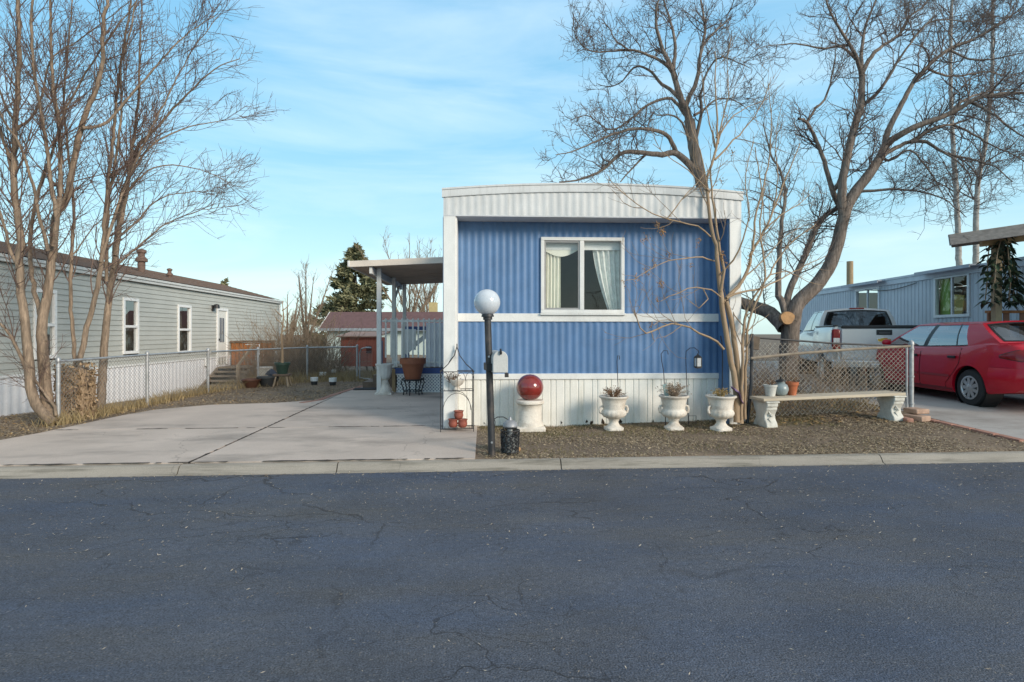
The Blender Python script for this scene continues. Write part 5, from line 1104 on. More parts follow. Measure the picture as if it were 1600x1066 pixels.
def side_patch(s, y0f, y1f, z0, z1, o, nz=9, ny=8):
    P = np.zeros((nz,ny,3))
    for i, z in enumerate(np.linspace(z0,z1,nz)):
        for k, y in enumerate(np.linspace(y0f(z),y1f(z),ny)): P[i,k] = (s*sx_at(y,z,o), y, z)
    return warp(P)
for s in (-1,1):
    for y0f, y1f, hy in ((lambda z: 1.19+.02*(z-.6), lambda z: 2.22+.0*z, 1.32),(lambda z: .20+.32*max(0,min(1,(.72-z)/.38))**1.3, lambda z: 1.165+.02*(z-.6), .34)):
        gp_ = MB(); gp_.grid(side_patch(s,lambda z: y0f(z)-.009,lambda z: y1f(z)+.009,.262,.96,.003)); gp_.build('door_gap', trim_black, sed, smooth=180)
        dm = MB(); dm.grid(side_patch(s,y0f,y1f,.27,.955,.006)); do = dm.build('door', red, sed, smooth=180)
        h = MB(); hz = .80; h.beam((s*(sx_at(hy,hz)+.028),hy-.07,hz),(s*(sx_at(hy,hz)+.028),hy+.10,hz),.03,.042); h.build('handle', trim_black, do, bevel=.008)
        m_ = MB(); P = side_patch(s,lambda z: y0f(.48)+.03,lambda z: y1f(.48)-.03,.455,.495,.014,3,8); m_.grid(P); m_.build('moulding', M('red_moulding', (.30,.02,.03), .4, .05) if 'red_moulding' not in bpy.data.materials else bpy.data.materials['red_moulding'], do, smooth=180)
    mi = MB(); mi.sphere((0,0,0),.075,14,.85); mo = mi.build('side_mirror', red, sed, smooth=180, loc=(s*.93,2.05,1.02)); mo.scale = (1.25,.7,1)
    bs = MB(); bs.grid(side_patch(s,lambda z: .36,lambda z: 2.25,.20,.262,.003,3,10)); bs.build('sill', M('red_sill', (.20,.01,.018), .5, .1) if 'red_sill' not in bpy.data.materials else bpy.data.materials['red_sill'], sed, smooth=180)
def plan(s_, z):                             # around the tail: s_ in 0..1 from left side y=-.45 to right side
    pts = [(-(sx_at(y,z)),y) for y in (-.45,-.6,-.7,-.8,-.88,-.94,-.98,-1.0)]; pts = pts+[(x,-1.004) for x in (-.45,-.3,-.15,0)]; pts = pts+[(-a,b_) for a, b_ in pts[::-1][1:]]
    P = np.array(pts); d = np.concatenate([[0],np.cumsum(np.linalg.norm(np.diff(P,axis=0),axis=1))]); d /= d[-1]
    return np.array((np.interp(s_,d,P[:,0]),np.interp(s_,d,P[:,1])))
def tail(name, mat, s0, s1, z0f, z1f, o, n=24, parent=None, rows=6, arc=0):
    P = np.zeros((rows,n,3))
    for k, q in enumerate(np.linspace(s0,s1,n)):
        u = (q-s0)/(s1-s0)
        for i in range(rows):
            v = i/(rows-1); z = z0f(u)+(z1f(u)-z0f(u))*v; a = plan(q,z); b_ = plan(q+.004,z)-plan(q-.004,z); nn = np.array((b_[1],-b_[0])); nn /= np.linalg.norm(nn)+1e-9
            a = a+nn*(o+arc*math.sin(math.pi*v)); P[i,k] = (a[0],a[1],z)
    return MB().grid(warp(P)).build(name, mat, parent or sed, smooth=60)
tail('bumper', red, .0, 1.0, lambda u: .345, lambda u: .665, .018, 40, rows=8, arc=.03)
b = MB(); tb_ = MB()
for s0, s1 in ((.085,.335),(.915,.665)):
    tail('tail_light_rim', trim_black, s0-.006*(1 if s0 < .5 else -1), s1+.006*(1 if s0 < .5 else -1), lambda u: .822-.05*min(1,u*2.2), lambda u: .868+.085*min(1,u*2.2), .006, 16, arc=.01)
    tail('tail_light', lens_red, s0, s1, lambda u: .83-.05*min(1,u*2.2), lambda u: .86+.085*min(1,u*2.2), .010, 16, arc=.012)
    c0, c1 = (.29,.335) if s0 < .5 else (.71,.665); tail('reverse_light', lens_white, c0, c1, lambda u: .815, lambda u: .885, .026, 6, arc=.004)
tail('rear_plate', lens_white, .44, .56, lambda u: .72, lambda u: .85, .012, 6)
tail('trunk_panel', red, .30, .70, lambda u: .69, lambda u: .93, .006, 14)
def belt_s(y): s = sect(y); return float(s[9,0])*1.0, float(s[9,2])-.003
zu_ = lambda y: 1.365; xu_ = lambda y: .575 if y > .2 else .56
greenhouse(sed, red, [(2.42,1.62),(2.30,1.54),(1.25,1.12),(1.13,1.02),(.40,.50),(.365,.465),(.13,.33),(-.52,.06)], 'pgpgpgp', belt_s, xu_, zu_, lambda y: .05, car_glass, glass('rear_glass', (.5,.56,.6), .12), trim=(2,4))
it = MB()
for x in (-.38,.38):
    it.box((x,1.0,1.02),(.44,.14,.5),rx=R(-12)); it.box((x,.92,1.28),(.24,.08,.14),rx=R(-10))
it.box((0,.12,1.0),(1.15,.16,.26),rx=R(-18)); it.build('seat', seat_m, sed, smooth=40, bevel=.03)
b = MB(); b.box((0,-.28,1.05),(1.1,.4,.02)); b.build('parcel_shelf', trim_black, sed)
b = MB(); b.tube([(-.45,-.86,.24),(-.45,-1.0,.25)],.025,10); b.build('exhaust', grey_metal, sed)
# ---- silver pickup
silver = paint('silver_paint', (.60,.61,.61), .3, .12)
TR = PD(1381, 521, 12.0); tz = .22
trk = thing('pickup_truck', 'silver pickup truck seen from behind, parked beyond the wire fence', 'pickup truck', (TR[0], TR[1], tz), -math.atan(290/889.)-YAW)
sh_ = -1.02
def bedside(s):
    prof_ = [(.60,.94),(.66,.985),(.85,1.0),(1.05,.995),(1.22,.985),(1.33,.965),(1.375,.93)]
    secs = []; ys2 = np.concatenate([[0,.03],np.linspace(.1,2.0,20)])
    mb = MB(); n = len(prof_)
    V = []
    for y in ys2:
        fl_ = .035*math.exp(-((y-.98)/.50)**6); k = .03 if y == 0 else 0
        V += [(s*(x+fl_*(1-abs(z-.95)/.5 if z < 1.4 else 0)-k), y, z) for z, x in prof_]+[(s*.86,y,1.375),(s*.86,y,.60)]
    m = n+2; f = [(i*m+j_,i*m+(j_+1)%m,(i+1)*m+(j_+1)%m,(i+1)*m+j_) for i in range(len(ys2)-1) for j_ in range(m)]+[tuple(range(m-1,-1,-1)),tuple((len(ys2)-1)*m+j_ for j_ in range(m))]
    mb.add(V,f); o = mb.build('bed_side', silver, trk); cut_by(o,[xcyl(.47,.98,.42,s*.4,s*1.2)])
    r_ = MB(); r_.bx(s*.85,s*.95,.0,2.0,1.375,1.41); r_.build('bed_rail', trim_black, trk, bevel=.012)
for s in (-1,1): bedside(s)
b = MB(); b.bx(-.86,.86,.05,2.0,.62,.66); b.bx(-.86,.86,1.96,2.0,.66,1.375); b.build('bed_floor', silver, trk)
tg = MB(); tg.bx(-.80,.80,-.03,.05,.66,1.335); tgo = tg.build('tailgate', silver, trk, bevel=.02)
b = MB(); b.bx(-.795,.795,-.045,.06,1.335,1.40); b.build('tailgate_cap', trim_black, tgo, bevel=.015)
b = MB(); b.bx(-.55,.55,-.036,-.028,.72,.98); b.build('tailgate_panel', silver, tgo, bevel=.004)
hz = MB(); hz.bx(-.145,.145,-.040,-.028,1.195,1.305); ho = hz.build('handle_bezel', trim_black, tgo, bevel=.01)
b = MB(); b.beam((-.10,-.052,1.235),(.10,-.052,1.235),.02,.03); b.build('handle', M('handle_grey', (.07,.07,.075), .3, .1), ho, bevel=.006)
def bowtie(w_, h_): a, q = w_*.27, h_*.31; return [(-w_*.44,-q),(-a*.75,-q),(-a*.9,-h_/2),(a*1.05,-h_/2),(a*.9,-q),(w_/2,-q),(w_*.44,q),(a*.75,q),(a*.9,h_/2),(-a*1.05,h_/2),(-a*.9,q),(-w_/2,q)]
e = MB(); e.prism([(x,1.085+z) for x, z in bowtie(.27,.105)],'y',-.040,-.028); eo = e.build('emblem', chrome, tgo, smooth=0)
e = MB(); e.prism([(x,1.085+z) for x, z in bowtie(.245,.085)],'y',-.044,-.0402); e.build('emblem_face', M('emblem_gold', (.55,.33,.03), .3, .1, metal=.3), eo, smooth=0)
for s in (-1,1):
    t = MB(); t.bx(s*.815,s*.975,-.03,.12,.88,1.32); to = t.build('tail_light', lens_red, trk, bevel=.03)
    t = MB(); t.bx(s*.83,s*.95,-.036,-.028,1.03,1.13); t.build('reverse_light', lens_white, to, bevel=.003)
    t = MB(); t.bx(s*.805,s*.985,.0,.1,.64,.88); t.build('corner_panel', silver, trk, bevel=.015)
b = MB(); b.bx(-.98,.98,-.16,.02,.50,.66); b.bx(-.3,.3,-.19,-.15,.50,.60); b.build('bumper', chrome, trk, bevel=.02)
ys3 = np.concatenate([[2.03,2.05],np.arange(2.2,5.5,.15),[5.55,5.62]])
WK = [(2.0,.95),(2.1,.98),(4.2,.99),(5.2,.97),(5.5,.88),(5.65,.7)]; ZK = [(2.0,1.30),(3.9,1.30),(4.3,1.24),(5.3,1.15),(5.6,1.0)]; ZBK = [(2,.52),(5.4,.5),(5.65,.6)]
cb = loft([sect(y,WK,ZK,ZBK,.05) if y < 5.5 else sect(y,WK,ZK,ZBK,.02) for y in ys3]).build('cab', silver, trk); cut_by(cb,[xcyl(.47,4.63,.42,s*.4,s*1.2) for s in (-1,1)])
def belt_t(y): s = sect(y,WK,ZK,ZBK,.05); return float(s[9,0])*1.02, float(s[9,2])-.004
greenhouse(trk, silver, [(4.15,3.45),(4.02,3.36),(3.05,2.98),(2.95,2.88),(2.28,2.36),(2.07,2.20)], 'pgpgp', belt_t, lambda y: .70, lambda y: 1.80, lambda y: .055, car_glass, priv_glass, rear_in=(.06,.10), trim=(2,))
b = MB(); b.bx(-.16,.16,2.14,2.22,1.825,1.862); b.build('brake_light', lens_red, trk, bevel=.01)
b = MB(); b.grid(np.array([[(x,2.075+.125*(z-1.30)/.5-.012-.09*(1-(x/.85)**2)*(1-(z-1.3)/.5)*1.0,z) for x in np.linspace(.12,.60,5)] for z in np.linspace(1.38,1.64,5)])); b.build('slider_pane', M('slider_tint', (.01,.011,.013), .15, .1), trk)
for s in (-1,1):
    for y in (.98,4.63): wheel(trk, s, y, .39, .26, .985, .23, 6)
    m_ = MB(); m_.box((s*1.16,3.72,1.36),(.22,.10,.20)); m_.box((s*1.03,3.72,1.30),(.10,.04,.04)); m_.build('side_mirror', trim_black, trk, bevel=.02)
for s in (-1,1):
    for y in (.98,4.63): wl = MB(); xlathe(wl, [(.468,s*.5),(.468,s*.90)], y, .42, 28, caps=False); xlathe(wl, [(.468,s*.5),(.01,s*.5)], y, .42, 28, caps=False); wl.build('wheel_well', trim_black, trk, smooth=60)
it = MB()
for x in (-.45,.45): it.box((x,2.75,1.35),(.5,.16,.55),rx=R(-8)); it.box((x,2.68,1.68),(.28,.1,.16))
it.build('seat', seat_m, trk, bevel=.03)
# ------------------------------------------------------------------ background: shed, house, evergreens
sp_ = PD(560, 583, 19.5)
shed = thing('red_shed', 'small red wooden shed on legs behind the rear fence', 'shed', (sp_[0], sp_[1], .02), R(-8))
redw = M('red_boards', (.44,.13,.085), .8, .15, 3, .2, 50, stretch=(6,6,.6))
b = MB(); corr(b, -.62, .62, .30, 1.30, 0, .25, .008, 'board'); b.bx(-.62,.62,.02,1.2,.30,1.29); b.build('wall', redw, shed, smooth=0)
b = MB(); b.add([(-.72,-.12,1.30),(.72,-.12,1.30),(.72,1.3,1.46),(-.72,1.3,1.46),(-.72,-.12,1.34),(.72,-.12,1.34),(.72,1.3,1.50),(-.72,1.3,1.50)],[(0,3,2,1),(4,5,6,7),(0,1,5,4),(1,2,6,5),(2,3,7,6),(3,0,4,7)]); b.build('roof', M('shed_roof', (.40,.24,.18), .7, .2, 4), shed, smooth=0)
for x in (-.5,-.1,.25,.5):
    b = MB(); b.beam((x,.05,.32),(x+.12,.05,-.05),.05,.05); b.build('leg', deck_wood, shed)
b = MB(); b.bx(.28,.46,-.02,.0,.75,1.0); b.build('hatch', M('shed_dark', (.10,.03,.025), .8), shed)
hq = PD(516, 489, 38)
bh = thing('background_house', 'far pale house with a purple brown shingle roof behind the red shed', 'house', (hq[0], hq[1], 0), R(-6))
rz = hq[2]; ez = rz-.95; roof_p = M('purple_brown_shingle', (.135,.075,.075), .95, .2, 5, .4, 30)
b = MB(); b.prism([(-.9,-.2),(.9+1.6,-.2),(.9+1.6,ez-.0),(.8,rz-.05),(-.9,ez+.0)], 'y', .1, 9.0) if False else None
wm = M('mint_wall', (.50,.58,.54), .7, .06, 3)
b = MB(); b.prism([(-1.6,-.3),(1.6,-.3),(1.6,ez),(0,rz-.08),(-1.6,ez)], 'x', .35, 14); b.build('wall', wm, bh, smooth=0)
b = MB()
for s in (-1,1): b.add([(0,0,rz),(14.3,0,rz),(14.3,s*2.0,ez-.20),(0,s*2.0,ez-.20),(0,0,rz+.06),(14.3,0,rz+.06),(14.3,s*2.0,ez-.14),(0,s*2.0,ez-.14)],[(0,1,2,3),(4,7,6,5),(3,2,6,7),(0,3,7,4),(1,5,6,2)])
b.build('roof', roof_p, bh, smooth=0)
b = MB(); b.beam((-.02,0,rz+.0),(-.02,-2.0,ez-.19),.04,.16); b.beam((-.02,0,rz),(-.02,2.0,ez-.19),.04,.16); b.build('barge_board', white_wood, bh)
b = MB(); b.bx(0,14.3,-2.06,-2.0,ez-.26,ez-.10); b.build('gutter', grey_metal, bh)
b = MB(); b.bx(6.6,7.1,.2,.7,rz-.2,rz+.7); b.build('chimney', M('yellow_chimney', (.50,.40,.20), .8, .1), bh)
b = MB(); b.bx(2.0,3.0,-1.64,-1.6,ez-1.3,ez-.5); b.build('window', dark_in, bh)
# leafage clouds built from small blades
def cards(C, S, U=None, asp=.3, r=None):
    r = r or rng; n = len(C); u = r.normal(0,1,(n,3)) if U is None else U+r.normal(0,.45,(n,3)); u /= np.linalg.norm(u,axis=1,keepdims=True); w_ = r.normal(0,1,(n,3)); v = np.cross(u,w_); v /= np.linalg.norm(v,axis=1,keepdims=True)+1e-9
    S = np.asarray(S)[:,None]; return np.stack([C-u*S,C-v*S*asp,C+u*S,C+v*S*asp],1).reshape(-1,3), np.arange(4*n).reshape(-1,4)
needle = M('spruce_needles', (.060,.075,.042), .9, .35, 2); 
def needle_var(m, c1, c2):
    N, ln, b = nodes_of(m); g = N.new('ShaderNodeNewGeometry'); q = N.new('ShaderNodeValToRGB'); q.color_ramp.elements[0].color = (*c1,1); q.color_ramp.elements[1].color = (*c2,1); ln(g.outputs['Random Per Island'], q.inputs[0]); ln(q.outputs[0], b.inputs['Base Color'])
needle_var(needle, (.075,.085,.042), (.28,.27,.15))
def spruce(label, base, H, Rb, seed, n=150, size=.16, per=70, t0=.12):
    r = np.random.default_rng(seed); t = thing('spruce_tree', label, 'tree', base)
    b = MB(); b.tube([(0,0,-.2),(0,0,H*.5),(0,0,H)],[.22,.12,.02],8); b.build('trunk', bark_grey, t)
    C = []; Us = []
    for i in range(n):
        f = t0+(1-t0)*(i/n)**.85; z = H*f; L_ = Rb*(1-f)**.75*r.uniform(.6,1.12)+.12; a = r.uniform(0,6.28)
        k = int(per*(.35+L_/Rb)); u = r.uniform(.15,1,k)**.7; d = np.array((math.cos(a),math.sin(a),0)); side = np.array((-math.sin(a),math.cos(a),0))
        c = d*L_*u[:,None]+side*(r.normal(0,.13,k)*L_*(.35+.6*u))[:,None]+np.array((0,0,1))*(z-.30*L_*u+.22*L_*u**3+r.normal(0,.10,k))[:,None]
        C.append(c); Us.append(np.tile(d*.8+np.array((0,0,.25)),(k,1)))
    C = np.concatenate(C); V, Q = cards(C, r.uniform(.5,1.2,len(C))*size, np.concatenate(Us), .30, r); link('crown', fast_mesh('crown',V,Q), needle, t, smooth=0); return t
s0 = PD(556, 521, 48); stop = PD(551, 384, 48)
spruce('dense dark spruce tree rising behind the red shed', (s0[0],s0[1],0), stop[2], 4.6, 5, 210, .27, 95, .06)
s1 = PD(352, 521, 60); spruce('tiny spruce top showing above the brown roof of the sage house', (s1[0],s1[1],0), PD(352,436,60)[2], 1.6, 6, 60, .3, 30)
# ------------------------------------------------------------------ bare trees
def resample(P, step=.12):
    P = np.asarray(P, float); d = np.concatenate([[0],np.cumsum(np.linalg.norm(np.diff(P,axis=0),axis=1))]); n = max(4, int(d[-1]/step))
    s = np.linspace(0,d[-1],n)
    # Catmull-Rom through the points
    Q = np.concatenate([[2*P[0]-P[1]],P,[2*P[-1]-P[-2]]]); out_ = []
    for q in s:
        i = min(np.searchsorted(d,q,side='right')-1, len(P)-2); t = (q-d[i])/(d[i+1]-d[i]+1e-9); p0,p1,p2,p3 = Q[i],Q[i+1],Q[i+2],Q[i+3]
        out_.append(.5*((2*p1)+(-p0+p2)*t+(2*p0-5*p1+4*p2-p3)*t*t+(-p0+3*p1-3*p2+p3)*t**3))
    return np.array(out_)
def norm(a): return a/(np.linalg.norm(a,axis=-1,keepdims=True)+1e-9)
def grow(r, par, parR, n_per, Lr, ang, up, wob, K=7, tmin=.15, rr=(.55,.7), rmin=.0022, outw=None, gz=0, lenpow=.6, seg_len=None, rmax=9):
    # par: list of (K,3); parR list of (K,) ; children sampled along the length of each
    A, T, RR, LL = [], [], [], []
    for P, rad in zip(par, parR):
        ln_ = np.linalg.norm(np.diff(P,axis=0),axis=1).sum(); n = r.poisson(n_per*ln_)
        if n == 0: continue
        t = tmin+(1-tmin)*r.uniform(0,1,n); f = t*(len(P)-1); i = np.minimum(f.astype(int),len(P)-2); g = (f-i)[:,None]
        A.append(P[i]*(1-g)+P[i+1]*g); T.append(norm(P[i+1]-P[i])); rd = rad[i]*(1-g[:,0])+rad[i+1]*g[:,0]; RR.append(np.minimum(rd*r.uniform(*rr,n),rmax)); LL.append(np.minimum(r.uniform(.45,1.1,n)*(1.05-lenpow*t), 1.2)*Lr*(1 if seg_len is None else min(1.0,ln_/seg_len)))
    if not A: return [], []
    A, T, RR, LL = map(np.concatenate, (A,T,RR,LL)); n = len(A)
    p = norm(np.cross(T, r.normal(0,1,(n,3)))); a = R(1)*r.uniform(ang[0],ang[1],n)[:,None]; d = norm(T*np.cos(a)+p*np.sin(a)+np.array((0,0,up*.6)))
    if outw is not None: d = norm(d+np.asarray(outw)*.5)
    P = np.zeros((n,K,3)); P[:,0] = A; bias = r.normal(0,wob*.5,(n,3))
    for k in range(1,K):
        d = norm(d+np.array((0,0,1))*(up-gz*k/K)/K*2+bias/K*2+r.normal(0,wob,(n,3))/math.sqrt(K)); P[:,k] = P[:,k-1]+d*(LL/(K-1))[:,None]
    rad = np.maximum(RR[:,None]*np.linspace(1,.35,K)[None], rmin*np.linspace(1,.6,K)[None]); return list(P), list(rad)
def limb(pts, D0, D1, r0, r1, base, wob=.0, r=None, bow=0):
    n = len(pts); P = []
    for i, (x, y) in enumerate(pts):
        u = i/(n-1); P.append(PD(x, y, D0+(D1-D0)*u+bow*math.sin(math.pi*u))-base)
    P = resample(P, .13); m = len(P)
    if r is not None and wob: P[1:-1] += r.normal(0,wob,(m-2,3))
    return P, r0+(r1-r0)*np.linspace(0,1,m)**.8
def put_tubes(name, Ps, Rs, n, mat, parent):
    by = {}
    for P, q in zip(Ps, Rs): by.setdefault(len(P), []).append((P,q))
    V, Q, o = [], [], 0
    for k, lst in by.items():
        v, f = tubes(np.array([a for a,_ in lst]), np.array([b_ for _,b_ in lst]), n); V.append(v); Q.append(f+o); o += len(v)
    return link(name, fast_mesh(name, np.concatenate(V), np.concatenate(Q)), mat, parent, smooth=180)
def bare_tree(name, label, base, limbs, levels, seed, bark, twig, group=None, skip=0, rs=1.0):
    r = np.random.default_rng(seed); t = thing(name, label, 'tree', base, 0, group)
    Ls, Rs = [], []
    for (pts, D0, D1, r0, r1) in limbs: P, q = limb(pts, D0, D1, r0*rs, r1*rs, np.asarray(base), .006, r, r.uniform(-.15,.15)); Ls.append(P); Rs.append(q)
    put_tubes('trunk', Ls, Rs, 9, bark, t); par, pr_ = Ls[skip:], Rs[skip:]; allP, allR = [], []
    for lv in levels:
        c, q = grow(r, par, pr_, **lv); allP += c; allR += q; par, pr_ = c, q
    put_tubes('crown', allP, allR, 4 if len(allP) < 3000 else 3, twig, t); return t, allP, allR
# left cluster ---------------------------------------------------------------
lb_ = PG(76, 658); D = 8.55
def S8(*p): return [(x/2.539, y/2.539) for x, y in p]
A = [([(84,662),(66,645),(50,618),(46,580),(44,545),(35,472),(30,408),(33,380),(24,315),(22,250),(24,190),(30,90),(27,-20),(20,-120)],8.5,8.7,.125,.03),
     ([(82,660),(74,628),(69,567),(65,510),(72,470),(80,420),(84,375),(89,335),(104,310),(128,197),(157,118),(162,25),(169,0),(178,-110)],8.6,9.2,.15,.025),
     ([(83,385),(88,335),(80,290),(69,200),(60,155),(50,80),(51,0),(55,-110)],8.8,8.4,.06,.02),
     ([(85,375),(90,330),(93,300),(93,205),(82,120),(79,0),(84,-120)],8.8,9.3,.065,.02),
     ([(128,200),(165,193),(217,134),(276,67),(340,22)],9.0,9.9,.045,.010),
     ([(69,535),(66,505),(57,468),(50,430),(47,380),(60,300),(85,225),(108,160),(150,90),(215,0)],8.74,9.5,.07,.012),
     ([(75,392),(58,320),(44,262),(27,220),(8,190),(-20,140)],8.7,8.1,.05,.02),
     ([(24,205),(58,170),(79,95),(120,65),(200,5)],8.6,9.7,.035,.01),
     ([(20,270),(5,215),(-20,150)],8.6,8.2,.05,.02),
     ([(24,190),(6,160),(-15,90)],8.6,8.4,.035,.012),
     ([(48,590),(25,540),(0,505),(-40,480)],8.5,8.2,.05,.02),
     ([(33,430),(14,385),(5,350),(-10,300)],8.5,8.2,.05,.02),
     ([(88,650),(90,640),(62,605),(52,590)],8.55,8.5,.04,.03)]
LV = [dict(n_per=6.0, Lr=1.42, ang=(25,60), up=.30, wob=.22, K=9, tmin=.22, rr=(.30,.5), rmin=.005, outw=(.25,0,.10), rmax=.012),
      dict(n_per=6.0, Lr=.75, ang=(25,65), up=.15, wob=.22, K=7, tmin=.1, rr=(.5,.7), rmin=.0036, outw=(.25,0,0), gz=.2),
      dict(n_per=4.0, Lr=.34, ang=(25,70), up=.1, wob=.25, K=5, tmin=.15, rr=(.6,.8), rmin=.0029, outw=(.15,0,0))]
LV0 = [dict(l) for l in LV]
bare_tree('bare_tree', 'multi stemmed bare tree at the left edge, curving from one base by the end post', lb_, A, LV, 11, bark_brown, twig_red, 'bare trees beside the left driveway', rs=.59)
B0 = PG(158, 632)
Bl = [([(156,640),(160,600),(161,567),(166,513),(172,456),(178,408),(183,370),(190,310),(204,270),(215,230),(245,200),(290,150),(339,106),(375,92)],9.7,11.0,.125,.012),
      ([(180,400),(190,340),(199,290),(205,240),(212,190),(218,130),(219,60),(225,-40)],9.8,10.4,.07,.015),
      ([(166,440),(168,350),(172,300),(185,220),(190,170),(189,110),(205,40),(221,-40)],9.8,9.2,.05,.015),
      ([(186,370),(215,345),(250,310),(300,300),(352,300)],9.9,11.2,.035,.007),
      ([(205,272),(240,225),(290,200),(340,190),(400,180)],10.0,11.6,.04,.006),
      ([(176,420),(210,390),(260,350),(310,330),(360,322)],9.8,11.4,.035,.006),
      ([(192,305),(240,262),(300,262),(350,280),(372,296)],10.0,11.3,.03,.006)]
bare_tree('bare_tree', 'straight bare tree by the fence, nearest the middle post', B0, Bl, LV, 12, bark_brown, twig_red, 'bare trees beside the left driveway', rs=.60)
C0 = PG(124, 640)
Cl = [([(122,640),(124,600),(125,564),(134,519),(150,462),(159,401),(163,365),(168,300),(178,200),(186,120),(205,0),(215,-80)],9.1,9.6,.075,.015),
      ([(118,600),(116,551),(111,465),(112,392),(115,320),(108,250),(100,160),(108,60),(118,-60)],9.4,9.8,.05,.012),
      ([(157,410),(175,350),(196,290),(230,215),(262,150),(300,80),(345,20)],9.4,10.4,.04,.008),
      ([(112,400),(128,380),(150,350),(190,330)],9.4,9.8,.02,.006)]
bare_tree('bare_tree', 'slender bare tree leaning right, rising from the shaggy stump by the fence', C0, Cl, LV, 13, bark_brown, twig_red, 'bare trees beside the left driveway', rs=.68)
# shaggy stump
r = np.random.default_rng(3); st0 = PG(118, 655); stp = thing('tree_stump', 'shaggy stump wrapped in dead vines behind the end post of the left fence', 'stump', st0)
b = MB(); b.lathe([(.20,-.1),(.17,.2),(.19,.5),(.22,.75),(.15,.83),(.02,.84)],12); b.build('trunk', bark_brown, stp)
n = 420; K = 7; a = r.uniform(0,6.28,n); z = r.uniform(.0,.85,n); P = np.zeros((n,K,3))
for k in range(K): rr_ = .20+.09*r.uniform(0,1,n)*(k/K)+.05*math.sin(k); P[:,k,0] = rr_*np.cos(a+.12*k*np.sin(a*5)); P[:,k,1] = rr_*np.sin(a+.12*k*np.sin(a*5)); P[:,k,2] = np.maximum(z-.06*k+.05*r.normal(0,1,n),.0)
V, Q = tubes(P, np.full((n,K),.006), 4); link('vine', fast_mesh('vine',V,Q), bark_pale, stp)
n = 900; C = np.stack([.27*np.cos(t_:=r.uniform(0,6.28,n))*r.uniform(.7,1.1,n), .27*np.sin(t_)*r.uniform(.7,1.1,n), r.uniform(.05,.9,n)],1); V, Q = cards(C, r.uniform(.015,.05,n), None, .5, r); link('dead_leaf', fast_mesh('dead_leaf',V,Q), litter_mat('vine_leaf', (.14,.09,.05), (.42,.30,.18)), stp, smooth=0)
# big tree on the right --------------------------------------------------------
T0_ = PD(1233, 592, 11.5); T0_[2] = .2
def Z2(*p): return [(1180+x/3.552, y/3.552) for x, y in p]
def Z3(*p): return [(940+x/3.135, 280+y/3.135) for x, y in p]
big = [([(1231,600),(1232,560),(1234,520),(1238,490)],11.5,11.5,.29,.27),
  ([(1236,500),(1248,472),(1275,446),(1297,414),(1311,370),(1322,325),(1338,298)],11.5,11.4,.24,.16),
  ([(1318,340),(1315,298),(1320,265),(1329,222),(1342,175),(1346,158),(1347,118)],11.4,11.6,.14,.09),
  (Z2((590,430),(565,330),(530,255),(480,180),(440,110),(400,30),(380,-80)),11.6,11.0,.07,.02),
  (Z2((590,420),(590,300),(610,150),(660,20),(690,-100)),11.6,12.2,.07,.02),
  (Z2((592,410),(640,320),(700,260),(800,190),(860,90),(930,40),(980,-40)),11.6,12.6,.075,.02),
  (Z2((600,580),(640,550),(700,490),(750,410),(800,330),(870,230),(990,90)),11.5,10.9,.06,.015),
  ([(1336,300),(1360,270),(1383,231)],11.4,11.5,.16,.13),
  (Z2((720,820),(740,720),(800,600),(880,460),(960,370),(1080,270),(1250,200),(1480,50)),11.5,12.2,.10,.02),
  (Z2((730,800),(780,760),(900,700),(1080,630),(1200,560),(1300,530),(1500,520),(1650,560)),11.5,10.6,.11,.03),
  (Z2((690,880),(760,830),(850,790),(1000,710),(1100,690),(1220,650)),11.4,12.4,.08,.02),
  (Z2((860,790),(950,790),(1050,850),(1180,880),(1320,920),(1430,1010)),11.6,10.9,.06,.012),
  (Z2((1080,630),(1150,560),(1250,520),(1350,500),(1500,500)),11.2,11.9,.05,.015),
  ([(1232,505),(1230,471),(1240,439),(1259,398),(1272,363),(1290,338),(1318,318)],11.5,11.7,.12,.07),
  ([(1229,500),(1222,472),(1216,459),(1217,408),(1221,350),(1227,305),(1220,270),(1203,238),(1192,190)],11.5,11.8,.12,.015),
  (Z2((470,1150),(430,1060),(380,890),(330,760),(285,680),(240,660)),11.6,11.2,.09,.04),
  (Z2((290,670),(340,600),(380,560),(410,490),(440,330),(450,200)),11.4,11.8,.045,.012),
  ([(1226,512),(1212,496),(1195,485),(1172,478),(1150,470)],11.5,12.2,.24,.18),
  ([(1300,300),(1312,285),(1318,262)],11.6,11.5,.08,.06),
  (Z2((700,880),(760,890),(850,830),(930,900),(1000,1000),(1060,1120)),11.5,10.8,.045,.01),
  (Z2((1050,850),(1150,920),(1200,1000),(1180,1090)),11.2,10.8,.03,.01),
  (Z2((1190,565),(1300,620),(1400,700),(1490,760),(1620,820)),11,10.2,.045,.012),
  (Z2((1070,275),(1200,330),(1320,330),(1450,300),(1580,290)),12,11.4,.04,.012),
  (Z2((1240,205),(1350,130),(1420,60),(1470,-40)),12.1,12.6,.035,.012),
  (Z2((950,380),(1050,420),(1150,420),(1280,400),(1400,420),(1540,380)),11.9,12.6,.04,.012),
  (Z2((1090,690),(1200,740),(1300,800),(1420,850),(1520,920)),12.2,11.6,.04,.012),
  (Z2((860,230),(960,130),(1060,110),(1180,120),(1300,90),(1400,100)),12,12.8,.03,.01),
  (Z2((560,330),(480,260),(380,270),(240,245),(100,250),(0,275)),11.5,10.9,.045,.008),
  ([(1338,300),(1400,296),(1440,300),(1475,312),(1510,340)],11.4,10.4,.05,.01)]
